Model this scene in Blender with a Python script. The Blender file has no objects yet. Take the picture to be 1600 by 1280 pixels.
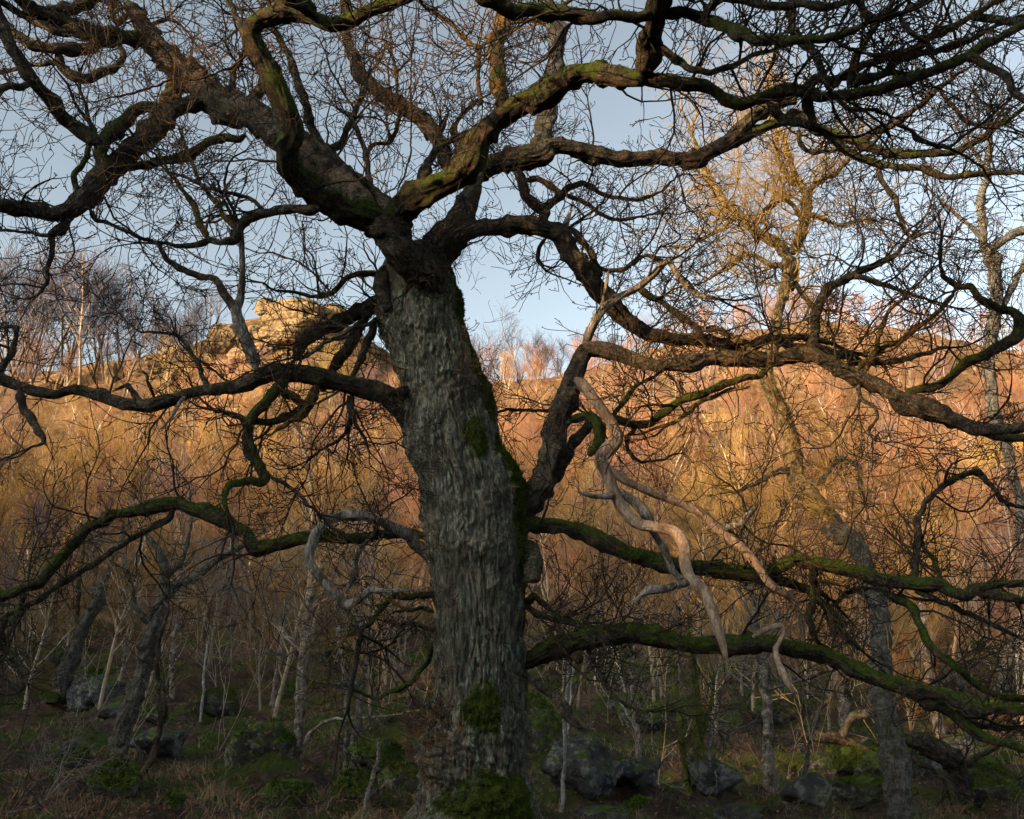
import bpy, math, random
import numpy as np
from mathutils import Vector

# ------------------------------------------------------------------ camera, sky, sun, exposure
S = bpy.context.scene
COL = S.collection
EYE = np.array([0.0, 0.0, 1.6])
LENS, SENSOR = 35.0, 36.0
F = 1600 * LENS / SENSOR
PITCH = math.radians(14.8)
cd = bpy.data.cameras.new('camera'); cam = bpy.data.objects.new('camera', cd); COL.objects.link(cam)
cam.location = EYE; cam.rotation_euler = (math.pi / 2 + PITCH, 0, 0)
cd.lens = LENS; cd.sensor_width = SENSOR; cd.clip_end = 2000; cd.clip_start = 0.05
S.camera = cam

SUN_AZ = math.radians(56)      # how far left of straight behind the camera the sun stands
SUN_EL = math.radians(14)
TO_SUN = Vector((-math.sin(SUN_AZ) * math.cos(SUN_EL), -math.cos(SUN_AZ) * math.cos(SUN_EL), math.sin(SUN_EL)))
world = bpy.data.worlds.new('World'); S.world = world; world.use_nodes = True
wn = world.node_tree.nodes; wl = world.node_tree.links
bg = wn['Background']
sky = wn.new('ShaderNodeTexSky'); sky.sky_type = 'NISHITA'; sky.sun_disc = False
sky.sun_elevation = SUN_EL
sky.sun_rotation = math.atan2(TO_SUN.x, TO_SUN.y)
sky.air_density = 1.0; sky.dust_density = 2.6; sky.ozone_density = 2.0
hs = wn.new('ShaderNodeHueSaturation'); hs.inputs['Saturation'].default_value = 0.34
gm = wn.new('ShaderNodeGamma'); gm.inputs['Gamma'].default_value = 1.5
tn = wn.new('ShaderNodeMix'); tn.data_type = 'RGBA'; tn.blend_type = 'MULTIPLY'; tn.inputs[0].default_value = 1; tn.inputs[7].default_value = (.56, .59, .565, 1)
wl.new(sky.outputs[0], hs.inputs['Color']); wl.new(hs.outputs[0], gm.inputs['Color']); wl.new(gm.outputs[0], tn.inputs[6]); wl.new(tn.outputs[2], bg.inputs['Color'])
bg.inputs['Strength'].default_value = 0.15
sd = bpy.data.lights.new('sun', 'SUN'); sun = bpy.data.objects.new('sun', sd); COL.objects.link(sun)
sd.energy = 4.7; sd.angle = math.radians(0.6); sd.color = (1.0, 0.59, 0.22)
sun.rotation_euler = TO_SUN.to_track_quat('Z', 'Y').to_euler()
S.view_settings.view_transform = 'Standard'; S.view_settings.look = 'None'
S.view_settings.exposure = 1.15; S.view_settings.gamma = 1.0; S.view_settings.use_curve_mapping = False
S.cycles.max_bounces = 5; S.cycles.diffuse_bounces = 2; S.cycles.glossy_bounces = 2

R = random.Random(7)
NP = np.random.RandomState(7)

# ------------------------------------------------------------------ helpers: noise
_perm = np.random.RandomState(3).permutation(256); _perm = np.concatenate([_perm, _perm, _perm])
_g = np.random.RandomState(5).normal(size=(256, 3)); _g /= np.linalg.norm(_g, axis=1)[:, None]
def perlin(p):
    p = np.asarray(p, float); i = np.floor(p).astype(int); f = p - i; i &= 255
    u = f * f * f * (f * (f * 6 - 15) + 10)
    out = 0
    for dx in (0, 1):
        wx = u[..., 0] if dx else 1 - u[..., 0]
        for dy in (0, 1):
            wy = u[..., 1] if dy else 1 - u[..., 1]
            for dz in (0, 1):
                wz = u[..., 2] if dz else 1 - u[..., 2]
                h = _perm[_perm[_perm[i[..., 0] + dx] + i[..., 1] + dy] + i[..., 2] + dz]
                g = _g[h]
                out = out + wx * wy * wz * (g[..., 0] * (f[..., 0] - dx) + g[..., 1] * (f[..., 1] - dy) + g[..., 2] * (f[..., 2] - dz))
    return out * 1.6
def fbm(p, o=4, lac=2.03, gain=.5):
    a, s, t = 1.0, 0.0, 0.0
    for k in range(o):
        s = s + a * perlin(p * lac ** k + 17.3 * k); t += a; a *= gain
    return s / t
def ridged(p, o=3):
    a, s, t = 1.0, 0.0, 0.0
    for k in range(o):
        s = s + a * (1 - np.abs(perlin(p * 2.1 ** k + 9.1 * k)) * 2); t += a; a *= .5
    return s / t
def smooth(a, b, x):
    t = np.clip((x - a) / (b - a), 0, 1); return t * t * (3 - 2 * t)

# ------------------------------------------------------------------ helpers: pixel of the 1600 px photograph -> point in the world
def ray(px, py):
    a = (px - 800) / F; b = (640 - py) / F
    return np.array([a, math.cos(PITCH) - b * math.sin(PITCH), math.sin(PITCH) + b * math.cos(PITCH)])
def at(px, py, d):
    r = ray(px, py); t = d / r[1]
    return EYE + r * t, t

# ------------------------------------------------------------------ terrain
_PY = np.array([-400, -60, -6, 0, 8, 12, 16, 20, 27, 35, 50, 62, 75, 90, 105, 120, 150, 200, 400.])
_PZ = np.array([0, 0, 0, 0, 0, -.15, -.3, -.1, 1.0, 2.6, 6.4, 11.4, 18.2, 27, 36.5, 43.5, 44, 42, 38.])
_SX = np.array([-1.2, -.55, -.40, -.33, -.29, -.22, -.16, -.10, -.03, .1, .2, .32, .42, .55, 1.2])
_SM = np.array([.79, .86, .91, .96, 1.03, 1.07, 1.0, .87, .84, .90, .99, 1.04, 1.0, .94, .85])
UX, UY = math.sin(SUN_AZ), math.cos(SUN_AZ)
RIDGE = 19.0  # height of the unseen ridge, set for where its shade falls
def height(x, y, fine=True):
    x = np.asarray(x, float); y = np.asarray(y, float)
    w = 3.0
    z = (np.interp(y - w, _PY, _PZ) + np.interp(y, _PY, _PZ) * 2 + np.interp(y + w, _PY, _PZ)) / 4
    q = x / np.maximum(y, 12)
    m = np.interp(q, _SX, _SM)
    k = smooth(40, 105, y)
    z = z * (1 + (m - 1) * k)
    z = z - 0.055 * np.clip(x, -4, 14) * smooth(6, 14, y) * (1 - smooth(30, 60, y))
    u = x * UX + y * UY
    vv = x * UY - y * UX
    z = z + smooth(-6, -46, u) * (RIDGE - 4.6 * np.exp(-((vv + 6.3) / 1.1) ** 2) - 5.8 * np.exp(-((vv + 13.4) / 1.8) ** 2))      # unseen ridge shaped to shade the oak; two notches added to let sun through
    P = np.stack([x, y, x * 0], -1)
    z = z + perlin(P * .05 + 3) * 1.6 * smooth(30, 70, np.abs(y) + np.abs(x) * .5)
    z = z + fbm(P * .3 + 5, 3) * .9 * smooth(9, 26, np.hypot(x, y))
    if fine:
        z = z + (fbm(P * 1.1 + 8, 3) * .34 + np.abs(perlin(P * 2.6 + 2)) * .20 + np.abs(perlin(P * .8 + 12)) * .55) * smooth(3, 12, np.hypot(x, y))
    return z
def hz(x, y): return float(height(np.array([x]), np.array([y]))[0])
def ground_at(px, py):
    r = ray(px, py)
    d = np.arange(8, 220, .1)
    P = EYE[None] + r[None] * (d / r[1])[:, None]
    g = height(P[:, 0], P[:, 1])
    hit = np.nonzero(P[:, 2] < g)[0]
    i = hit[0] if len(hit) else len(d) - 1
    return P[i], d[i]

# ------------------------------------------------------------------ helpers: meshes
def mesh(name, V, Fc, mat=None, sm=True, uv=None, att=None):
    V = np.asarray(V, np.float32); Fc = np.asarray(Fc, np.int32)
    m = bpy.data.meshes.new(name); n, k = Fc.shape
    m.vertices.add(len(V)); m.vertices.foreach_set('co', V.ravel())
    m.loops.add(n * k); m.loops.foreach_set('vertex_index', Fc.ravel())
    m.polygons.add(n); m.polygons.foreach_set('loop_start', np.arange(0, n * k, k, dtype=np.int32))
    m.update(calc_edges=True)
    if sm: m.polygons.foreach_set('use_smooth', np.ones(n, bool))
    if att is not None:
        for an, av in att.items():
            a = m.attributes.new(an, 'FLOAT', 'POINT'); a.data.foreach_set('value', np.asarray(av, np.float32))
    if mat: m.materials.append(mat)
    return m
def obj(name, m, parent=None, **kw):
    o = bpy.data.objects.new(name, m); COL.objects.link(o); o.parent = parent
    for k, v in kw.items(): o[k] = v
    return o
def thing(name, label, cat, loc, group=None):
    o = bpy.data.objects.new(name, None); COL.objects.link(o); o.location = loc
    o['label'] = label; o['category'] = cat
    if group: o['group'] = group
    return o

def frames(P):
    T = np.gradient(P, axis=0); T /= np.linalg.norm(T, axis=1)[:, None] + 1e-9
    N = np.zeros_like(P); a = np.array([0, -1.0, 0.1]) if abs(T[0][1]) < .8 else np.array([1.0, 0, 0])
    n = a - T[0] * a.dot(T[0]); n /= np.linalg.norm(n); N[0] = n
    for i in range(1, len(P)):
        n = N[i - 1] - T[i] * N[i - 1].dot(T[i]); N[i] = n / (np.linalg.norm(n) + 1e-9)
    return T, N, np.cross(T, N)
def catmull(P, n=12):
    P = np.asarray(P, float)
    if len(P) < 3: 
        t = np.linspace(0, 1, n)[:, None]; return P[0] * (1 - t) + P[-1] * t
    Q = np.vstack([2 * P[0] - P[1], P, 2 * P[-1] - P[-2]]); out = []
    for i in range(1, len(Q) - 2):
        t = np.linspace(0, 1, n, endpoint=False)[:, None]
        a, b, c, d = Q[i - 1], Q[i], Q[i + 1], Q[i + 2]
        out.append(.5 * (2 * b + (c - a) * t + (2 * a - 5 * b + 4 * c - d) * t ** 2 + (3 * b - a - 3 * c + d) * t ** 3))
    return np.vstack(out + [P[-1:]])
def resample(P, r, ds):
    L = np.concatenate([[0], np.cumsum(np.linalg.norm(np.diff(P, axis=0), axis=1))])
    n = max(3, int(L[-1] / ds) + 1); s = np.linspace(0, L[-1], n)
    return np.stack([np.interp(s, L, P[:, k]) for k in range(3)], 1), np.interp(s, L, r), s

def tube(P, r, sides, disp=None, cap=True, seed=0.0):
    """a limb: rings along P with radius r; disp(s, theta, R, ring positions) moves the surface outwards"""
    n = len(P); T, N, B = frames(P)
    th = np.linspace(0, 2 * math.pi, sides, endpoint=False)
    s = np.concatenate([[0], np.cumsum(np.linalg.norm(np.diff(P, axis=0), axis=1))])
    RR = np.repeat(r[:, None], sides, 1)
    if disp is not None: RR = RR + disp(s[:, None] + 0 * th[None], th[None] + 0 * s[:, None], r[:, None], seed)
    V = P[:, None] + RR[..., None] * (np.cos(th)[None, :, None] * N[:, None] + np.sin(th)[None, :, None] * B[:, None])
    V = V.reshape(-1, 3)
    i = np.arange(n - 1)[:, None] * sides; j = np.arange(sides)[None]; j2 = (j + 1) % sides
    Fq = np.stack([i + j, i + j2, i + sides + j2, i + sides + j], -1).reshape(-1, 4)
    if cap:
        V = np.vstack([V, P[-1] + T[-1] * r[-1] * .5, P[0] - T[0] * r[0] * .3]); e = n * sides
        tip = np.stack([(n - 1) * sides + j[0], (n - 1) * sides + j2[0], np.full(sides, e), np.full(sides, e)], -1)
        # caps as thin quads collapsed to triangles are avoided: fan with paired rim points
        k = np.arange(0, sides - 1, 2)
        Fq = np.vstack([Fq,
            np.stack([(n - 1) * sides + k, (n - 1) * sides + k + 1, (n - 1) * sides + (k + 2) % sides, np.full(len(k), e)], -1),
            np.stack([(k + 2) % sides, k + 1, k, np.full(len(k), e + 1)], -1)])
    return V, Fq

def bark(s, th, r, seed):
    """furrowed oak bark in the limb's own unrolled frame"""
    k = np.clip(r / .45, .12, 1.0)
    sc = 1 / (.050 + .008 * k)
    p = np.stack([np.cos(th) * r * sc + seed, np.sin(th) * r * sc - seed, s * sc * .20], -1)
    w = perlin(p * .7 + 4) * .8
    p2 = p + w[..., None]
    f = 1 - np.abs(perlin(p2)) * 3.2; f = np.clip(f, -1, 1)
    f2 = 1 - np.abs(perlin(p2 * 1.9 + 7)) * 2.6
    plates = perlin(np.stack([p[..., 0] * 1.1, p[..., 1] * 1.1, s * sc * .9], -1) + 31)
    lump = fbm(np.stack([np.cos(th) * r * 4 + seed, np.sin(th) * r * 4, s * 3.2 + seed], -1), 3)
    knot = np.clip(perlin(np.stack([np.cos(th) * r * 9 + seed, np.sin(th) * r * 9, s * 7 + seed], -1)) - .20, 0, 1)
    fine = perlin(p * 3.1)
    amp = np.clip(r * .085, .0012, .016)
    g = smooth(.0, .26, np.abs(perlin(p2 * np.array([1.25, 1.25, .62])))); g3 = smooth(.0, .20, np.abs(perlin(p2 * np.array([2.3, 2.3, 1.3]) + 11)))
    big = np.clip((r - .25) / .12, 0, 1)
    leafy = smooth(-.05, .3, perlin(np.stack([np.cos(th) * r * 2.2, np.sin(th) * r * 2.2, s * 1.1 + seed], -1)) + .18 * (s - 2.9)) * big
    knob = np.clip(perlin(np.stack([np.cos(th) * r * 26, np.sin(th) * r * 26, s * 21], -1)) + .2, 0, 1) * .02
    smoothd = .030 * (g - .6) * (1 - .5 * leafy) + .010 * (g3 - .6) + .003 * fine + leafy * knob + lump * r * .16 + .010 * plates * leafy
    if float(np.max(r)) > .3 and seed > 9: return np.where(big > 0, smoothd * big + (amp * (-f * .9 - f2 * .35 + plates * .6) + lump * r * .16) * (1 - big), smoothd)
    return amp * (-f * .9 - f2 * .35 + plates * .6 + fine * .4) + lump * r * .20 + knot * np.clip(r, 0, .12) * .9
def wood(s, th, r, seed):
    """bare weathered wood: long twisted grooves and swellings"""
    t2 = th + s * 2.2
    k = 1 / np.clip(r * .5, .012, .06)
    p = np.stack([np.cos(t2) * r * k + seed, np.sin(t2) * r * k, s * 2.2 + seed], -1)
    g = np.abs(perlin(p)) * 2 - .6; g2 = perlin(p * np.array([3.1, 3.1, 2.]))
    lump = fbm(np.stack([np.cos(th) * 1.2 + seed, np.sin(th) * 1.2, s * 4], -1), 3)
    return r * (.12 * g + .05 * g2 + .12 * lump)

def segs_mesh(name, A, Bp, ra, rb, mat):
    """many thin twigs: one three-sided prism for each segment"""
    A = np.asarray(A); Bp = np.asarray(Bp); ra = np.asarray(ra)[:, None]; rb = np.asarray(rb)[:, None]
    T = Bp - A; T /= np.linalg.norm(T, axis=1)[:, None] + 1e-9
    a = np.where(np.abs(T[:, 2:3]) < .8, np.array([[0, 0, 1.0]]), np.array([[1.0, 0, 0]]))
    N = np.cross(T, a); N /= np.linalg.norm(N, axis=1)[:, None]; B = np.cross(T, N)
    n = len(A); V = np.zeros((n, 6, 3))
    for k in range(3):
        c, s = math.cos(k * 2.0944), math.sin(k * 2.0944)
        V[:, k] = A + ra * (c * N + s * B); V[:, 3 + k] = Bp + rb * (c * N + s * B)
    o = np.arange(n)[:, None] * 6
    Fq = np.concatenate([o + np.array([[k, (k + 1) % 3, 3 + (k + 1) % 3, 3 + k]]) for k in range(3)], 0)
    return mesh(name, V.reshape(-1, 3), Fq, mat, sm=True)

# ------------------------------------------------------------------ helpers: twigs
def rnd_unit(r=R):
    z = r.uniform(-1, 1); a = r.uniform(0, 6.283); q = math.sqrt(1 - z * z)
    return (q * math.cos(a), q * math.sin(a), z)
def norm(v):
    l = math.sqrt(v[0] * v[0] + v[1] * v[1] + v[2] * v[2]) + 1e-9
    return (v[0] / l, v[1] / l, v[2] / l)
def grow(out, p, d, L, r, lev, rng, crook=.45, step=.07, up=.05, rmin=.0022, spread=.9, fork=.42, spur=True):
    """a crooked twig with side shoots; out collects (p0, p1, r0, r1)"""
    n = max(2, int(L / step)); st = L / n; side = rng.choice((-1, 1))
    bend = rnd_unit(rng)
    for i in range(n):
        t = i / n
        j = rnd_unit(rng)
        if i % 2 == 0: bend = rnd_unit(rng)
        d = norm((d[0] + j[0] * crook * .2 + bend[0] * crook * .85 * (i % 2 == 0), d[1] + j[1] * crook * .2 + bend[1] * crook * .85 * (i % 2 == 0), d[2] + j[2] * crook * .2 + bend[2] * crook * .85 * (i % 2 == 0) + up))
        r0 = max(rmin, r * (1 - .75 * t)); r1 = max(rmin, r * (1 - .75 * (t + 1 / n)))
        q = (p[0] + d[0] * st, p[1] + d[1] * st, p[2] + d[2] * st)
        out.append((p, q, r0, r1)); p = q
        if lev > 0 and rng.random() < fork:
            a = rnd_unit(rng)
            dd = norm((d[0] + a[0] * spread * 1.1, d[1] + a[1] * spread * 1.1, d[2] + a[2] * spread * 1.1))
            grow(out, p, dd, L * rng.uniform(.3, .6) * (1 - .4 * t), max(rmin, r0 * .6), lev - 1, rng, crook, step * .9, up, rmin, spread, fork, spur)
        elif spur and lev == 0 and rng.random() < (.36 if i < n - 1 else 1):
            a = rnd_unit(rng); dd = norm((d[0] + a[0], d[1] + a[1], d[2] + a[2]))
            e = step * .45
            q2 = (p[0] + dd[0] * e, p[1] + dd[1] * e, p[2] + dd[2] * e)
            out.append((p, q2, rmin * 1.1, rmin * .9))
            out.append((q2, (q2[0] + dd[0] * .012, q2[1] + dd[1] * .012, q2[2] + dd[2] * .012), rmin * 2.3, rmin * .9))
def twigs_obj(name, segs, mat, parent, base, **kw):
    if not segs: return None
    A = np.array([s[0] for s in segs]) - base; B = np.array([s[1] for s in segs]) - base
    m = segs_mesh(name, A, B, [s[2] for s in segs], [s[3] for s in segs], mat)
    return obj(name, m, parent, **kw)

# ------------------------------------------------------------------ materials
def newmat(name):
    m = bpy.data.materials.new(name); m.use_nodes = True; nt = m.node_tree
    return m, nt, nt.nodes, nt.links, nt.nodes['Principled BSDF']
def ramp(nt, src, stops):
    r = nt.nodes.new('ShaderNodeValToRGB'); nt.links.new(src, r.inputs[0])
    e = r.color_ramp.elements
    e[0].position, e[0].color = stops[0][0], (*stops[0][1], 1); e[1].position, e[1].color = stops[-1][0], (*stops[-1][1], 1)
    for p, c in stops[1:-1]:
        x = e.new(p); x.color = (*c, 1)
    return r.outputs[0]
def noise(nt, vec, scale, detail=4, rough=.55, dist=0):
    n = nt.nodes.new('ShaderNodeTexNoise'); n.inputs['Scale'].default_value = scale; n.inputs['Detail'].default_value = detail
    n.inputs['Roughness'].default_value = rough; n.inputs['Distortion'].default_value = dist
    if vec is not None: nt.links.new(vec, n.inputs['Vector'])
    return n.outputs[0]
def mixc(nt, fac, a, b):
    x = nt.nodes.new('ShaderNodeMix'); x.data_type = 'RGBA'
    for s, v in ((x.inputs[0], fac), (x.inputs[6], a), (x.inputs[7], b)):
        if hasattr(v, 'is_linked') or hasattr(v, 'links'): nt.links.new(v, s)
        elif isinstance(v, tuple): s.default_value = (*v, 1)
        else: s.default_value = v
    return x.outputs[2]
def maths(nt, op, a, b=None, clamp=False):
    x = nt.nodes.new('ShaderNodeMath'); x.operation = op; x.use_clamp = clamp
    for s, v in ((x.inputs[0], a), (x.inputs[1], b)):
        if v is None: continue
        if hasattr(v, 'links'): nt.links.new(v, s)
        else: s.default_value = v
    return x.outputs[0]
def maprange(nt, v, a, b, c=0, d=1):
    x = nt.nodes.new('ShaderNodeMapRange'); nt.links.new(v, x.inputs[0])
    for i, k in enumerate((a, b, c, d)): x.inputs[i + 1].default_value = k
    return x.outputs[0]
def bark_mat(name, dark, mid, light, lichen=(.17, .19, .14), lich=.5, moss=.5, mossc=((.018, .030, .005), (.062, .082, .013)), scale=1.0, upright=False, bumps=.8, grain=False, side=0., patch=False):
    """bark: base colour by noise, lichen in blotches, moss on what faces up"""
    m, nt, N, L, b = newmat(name)
    tc = N.new('ShaderNodeTexCoord'); v = tc.outputs['Object']; vv = v
    if upright or grain:
        mp = N.new('ShaderNodeMapping'); mp.inputs['Scale'].default_value = (1, 1,   .22 if upright else .3); L.new(v, mp.inputs[0]); vv = mp.outputs[0]
    n1 = noise(nt, vv, (9 if not upright else 15) * scale, 6, .65, .3); n2 = noise(nt, vv, 60 * scale, 5, .75); n3 = noise(nt, v, 2.2 * scale, 4)
    c = ramp(nt, n1, [(.36, dark), (.5, mid), (.64, light)])
    c = mixc(nt, maprange(nt, n2, .44, .60, 0, .75), c, dark)
    if lich > 0:
        n4 = noise(nt, vv, 34 * scale, 6, .7, .3)
        f = maths(nt, 'MULTIPLY', maprange(nt, n4, .51, .60), maprange(nt, n3, .38, .60, 0, lich))
        c = mixc(nt, f, c, lichen)
    if moss > 0:
        g = N.new('ShaderNodeNewGeometry'); sx = N.new('ShaderNodeSeparateXYZ'); L.new(g.outputs['Normal'], sx.inputs[0])
        n5 = noise(nt, v, 3.4 * scale, 5, .65); n6 = noise(nt, v, 60 * scale, 3, .8)
        h = maths(nt, 'ADD', maths(nt, 'ADD', sx.outputs[2], maprange(nt, n5, .3, .7, -.9, .9)), maprange(nt, n6, .3, .7, -.35, .35))
        if side: h = maths(nt, 'ADD', h, maths(nt, 'MULTIPLY', sx.outputs[0], side))
        f = maprange(nt, h, 1.25 - 1.3 * moss, 1.60 - 1.3 * moss)
        mc = ramp(nt, noise(nt, v, 30 * scale, 4, .7), [(.35, mossc[0]), (.65, mossc[1])])
        if patch:
            at_ = N.new('ShaderNodeAttribute'); at_.attribute_name = 'moss'
            f = maths(nt, 'MAXIMUM', maths(nt, 'MULTIPLY', f, 1.0, True), maprange(nt, maths(nt, 'ADD', at_.outputs['Fac'], maprange(nt, n6, .3, .7, -.25, .25)), .35, .6), True)
        c = mixc(nt, f, c, mc)
    L.new(c, b.inputs['Base Color']); b.inputs['Roughness'].default_value = .92; b.inputs['Specular IOR Level'].default_value = .12
    bp = N.new('ShaderNodeBump'); bp.inputs['Strength'].default_value = bumps; bp.inputs['Distance'].default_value = .03
    n7 = noise(nt, v, 34, 7, .8)
    L.new(maths(nt, 'ADD', maths(nt, 'ADD', n2, maths(nt, 'MULTIPLY', n1, 1.4)), n7), bp.inputs['Height']); L.new(bp.outputs[0], b.inputs['Normal'])
    return m
M = {}
M['bark'] = bark_mat('oak_bark', (.014, .011, .009), (.045, .035, .027), (.13, .09, .06), moss=.45, lich=.5)
M['trunkbark'] = bark_mat('oak_trunk_bark', (.030, .027, .021), (.135, .122, .095), (.26, .215, .16), lichen=(.27, .31, .23), lich=.85, moss=.24, scale=.9, upright=True, side=.62, patch=True)
M['limbbark'] = bark_mat('oak_limb_bark', (.016, .013, .010), (.070, .054, .041), (.17, .115, .082), lichen=(.17, .18, .135), lich=.55, moss=.34)
M['moss'] = bark_mat('mossy_oak_bark', (.012, .010, .008), (.036, .028, .020), (.10, .062, .036), moss=1.08, lich=.3)
M['ochre'] = bark_mat('ochre_oak_bark', (.02, .014, .009), (.08, .05, .026), (.22, .12, .05), lichen=(.26, .17, .05), lich=.6, moss=.6)  # sunlight on chosen oak limbs painted as a warmer bark
M['dead'] = bark_mat('bleached_wood', (.13, .085, .06), (.33, .235, .17), (.48, .36, .27), lich=.0, moss=.0, scale=.8, grain=True)
M['snag'] = bark_mat('weathered_dead_wood', (.05, .04, .03), (.20, .17, .145), (.44, .39, .35), lichen=(.5, .48, .44), lich=.5, moss=.15, grain=True)
M['birch'] = bark_mat('birch_bark', (.05, .04, .03), (.25, .21, .17), (.46, .40, .34), lichen=(.05, .04, .03), lich=.9, moss=.25, scale=.8)
M['pole'] = bark_mat('pale_sapling_bark', (.14, .13, .12), (.32, .30, .29), (.48, .45, .43), lichen=(.10, .09, .08), lich=.6, moss=.05)
M['grey'] = bark_mat('grey_bark', (.03, .027, .023), (.09, .078, .065), (.19, .165, .14), lich=.6, moss=.3)
M['green'] = bark_mat('green_mossy_bark', (.05, .05, .012), (.10, .11, .02), (.20, .18, .04), moss=.8, lich=.3, mossc=((.05, .07, .01), (.15, .16, .02)))
M['gold'] = bark_mat('golden_lichen_bark', (.04, .03, .018), (.15, .10, .045), (.36, .27, .15), lichen=(.26, .21, .07), lich=.9, moss=.3)  # golden sunlight mixed into the bark and lichen colours
def plain(name, a, b, scale=3, rough=.9, rnd=0.0, obj_rand=None):
    m, nt, N, L, bs = newmat(name)
    tc = N.new('ShaderNodeTexCoord')
    c = ramp(nt, noise(nt, tc.outputs['Object'], scale, 3), [(.35, a), (.65, b)])
    if obj_rand:
        oi = N.new('ShaderNodeObjectInfo')
        c = mixc(nt, maprange(nt, oi.outputs['Random'], 0, 1, 0, 1), c, obj_rand)
        h = N.new('ShaderNodeHueSaturation'); L.new(c, h.inputs['Color'])
        wn_ = N.new('ShaderNodeTexWhiteNoise'); wn_.noise_dimensions = '1D'; L.new(oi.outputs['Random'], wn_.inputs['W'])
        L.new(maprange(nt, wn_.outputs['Value'], 0, 1, .38, 1.35), h.inputs['Value']); c = h.outputs[0]
    L.new(c, bs.inputs['Base Color']); bs.inputs['Roughness'].default_value = rough; bs.inputs['Specular IOR Level'].default_value = .12
    return m
M['twig'] = plain('oak_twig', (.014, .011, .009), (.048, .036, .027), 2.5)
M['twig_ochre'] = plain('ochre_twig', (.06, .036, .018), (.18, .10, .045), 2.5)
M['twig_gold'] = plain('golden_twig', (.17, .10, .028), (.34, .22, .07), 1.2)  # golden sunlight put into the twig colour of the tall birch
M['twig_grey'] = plain('grey_twig', (.07, .06, .05), (.20, .17, .145), 1.5)
M['twig_pale'] = plain('pale_twig', (.20, .16, .12), (.36, .30, .24), 1.5)
M['twig_rust'] = plain('rust_twig', (.10, .045, .022), (.25, .115, .05), 6)
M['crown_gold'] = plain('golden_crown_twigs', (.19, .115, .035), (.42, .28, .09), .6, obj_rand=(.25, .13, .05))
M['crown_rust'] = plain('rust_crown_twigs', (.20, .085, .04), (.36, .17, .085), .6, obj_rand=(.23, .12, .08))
M['crown_lilac'] = plain('lilac_crown_twigs', (.075, .072, .095), (.13, .125, .16), .4, obj_rand=(.10, .095, .12))  # cool dark twig colour imitates trees standing out of the sun
M['crown_mauve'] = plain('mauve_crown_twigs', (.13, .075, .07), (.27, .15, .13), .5, obj_rand=(.19, .12, .12))  # mauve colour stands in for purple shadows among the hillside crowns
M['trunk_far'] = plain('far_trunk', (.26, .21, .15), (.54, .46, .35), 1.2, obj_rand=(.22, .16, .1))
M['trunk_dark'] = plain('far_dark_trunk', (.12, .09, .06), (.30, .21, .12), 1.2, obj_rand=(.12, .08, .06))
M['mosspad'] = plain('moss_cushion', (.022, .034, .006), (.075, .095, .014), 9, 1.0)
M['mossfuzz'] = plain('moss_fuzz', (.025, .038, .006), (.09, .11, .015), 5, 1.0)
M['grass'] = plain('pale_dead_grass', (.075, .06, .035), (.22, .17, .10), 1.4)
M['greengrass'] = plain('green_grass', (.03, .05, .012), (.08, .115, .03), 1.4)
M['bracken'] = plain('dead_bracken', (.09, .042, .022), (.24, .115, .06), 1.2)
M['leaf'] = plain('leaf_litter', (.07, .035, .022), (.24, .14, .09), 2.2)
# ------------------------------------------------------------------ the great oak: limbs read off the photograph in tiles (2.845 px for 1 px of the photograph)
TILE = dict(A1=(0, 0), A2=(400, 0), A3=(800, 0), A4=(1100, 0), B1=(0, 400), B2=(400, 400), B3=(800, 400), B4=(1100, 400),
            C1=(0, 830), C2=(400, 830), C3=(800, 830), C4=(1100, 830))
def parse(s):
    t = None; out = []
    for k in s.split():
        if k in TILE: t = TILE[k]; continue
        if k == 'F': t = None; continue
        x, y, w = map(float, k.split(','))
        out.append((x, y, w) if t is None else (t[0] + x / 2.845, t[1] + y / 2.845, w / 2.845))
    return out
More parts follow.
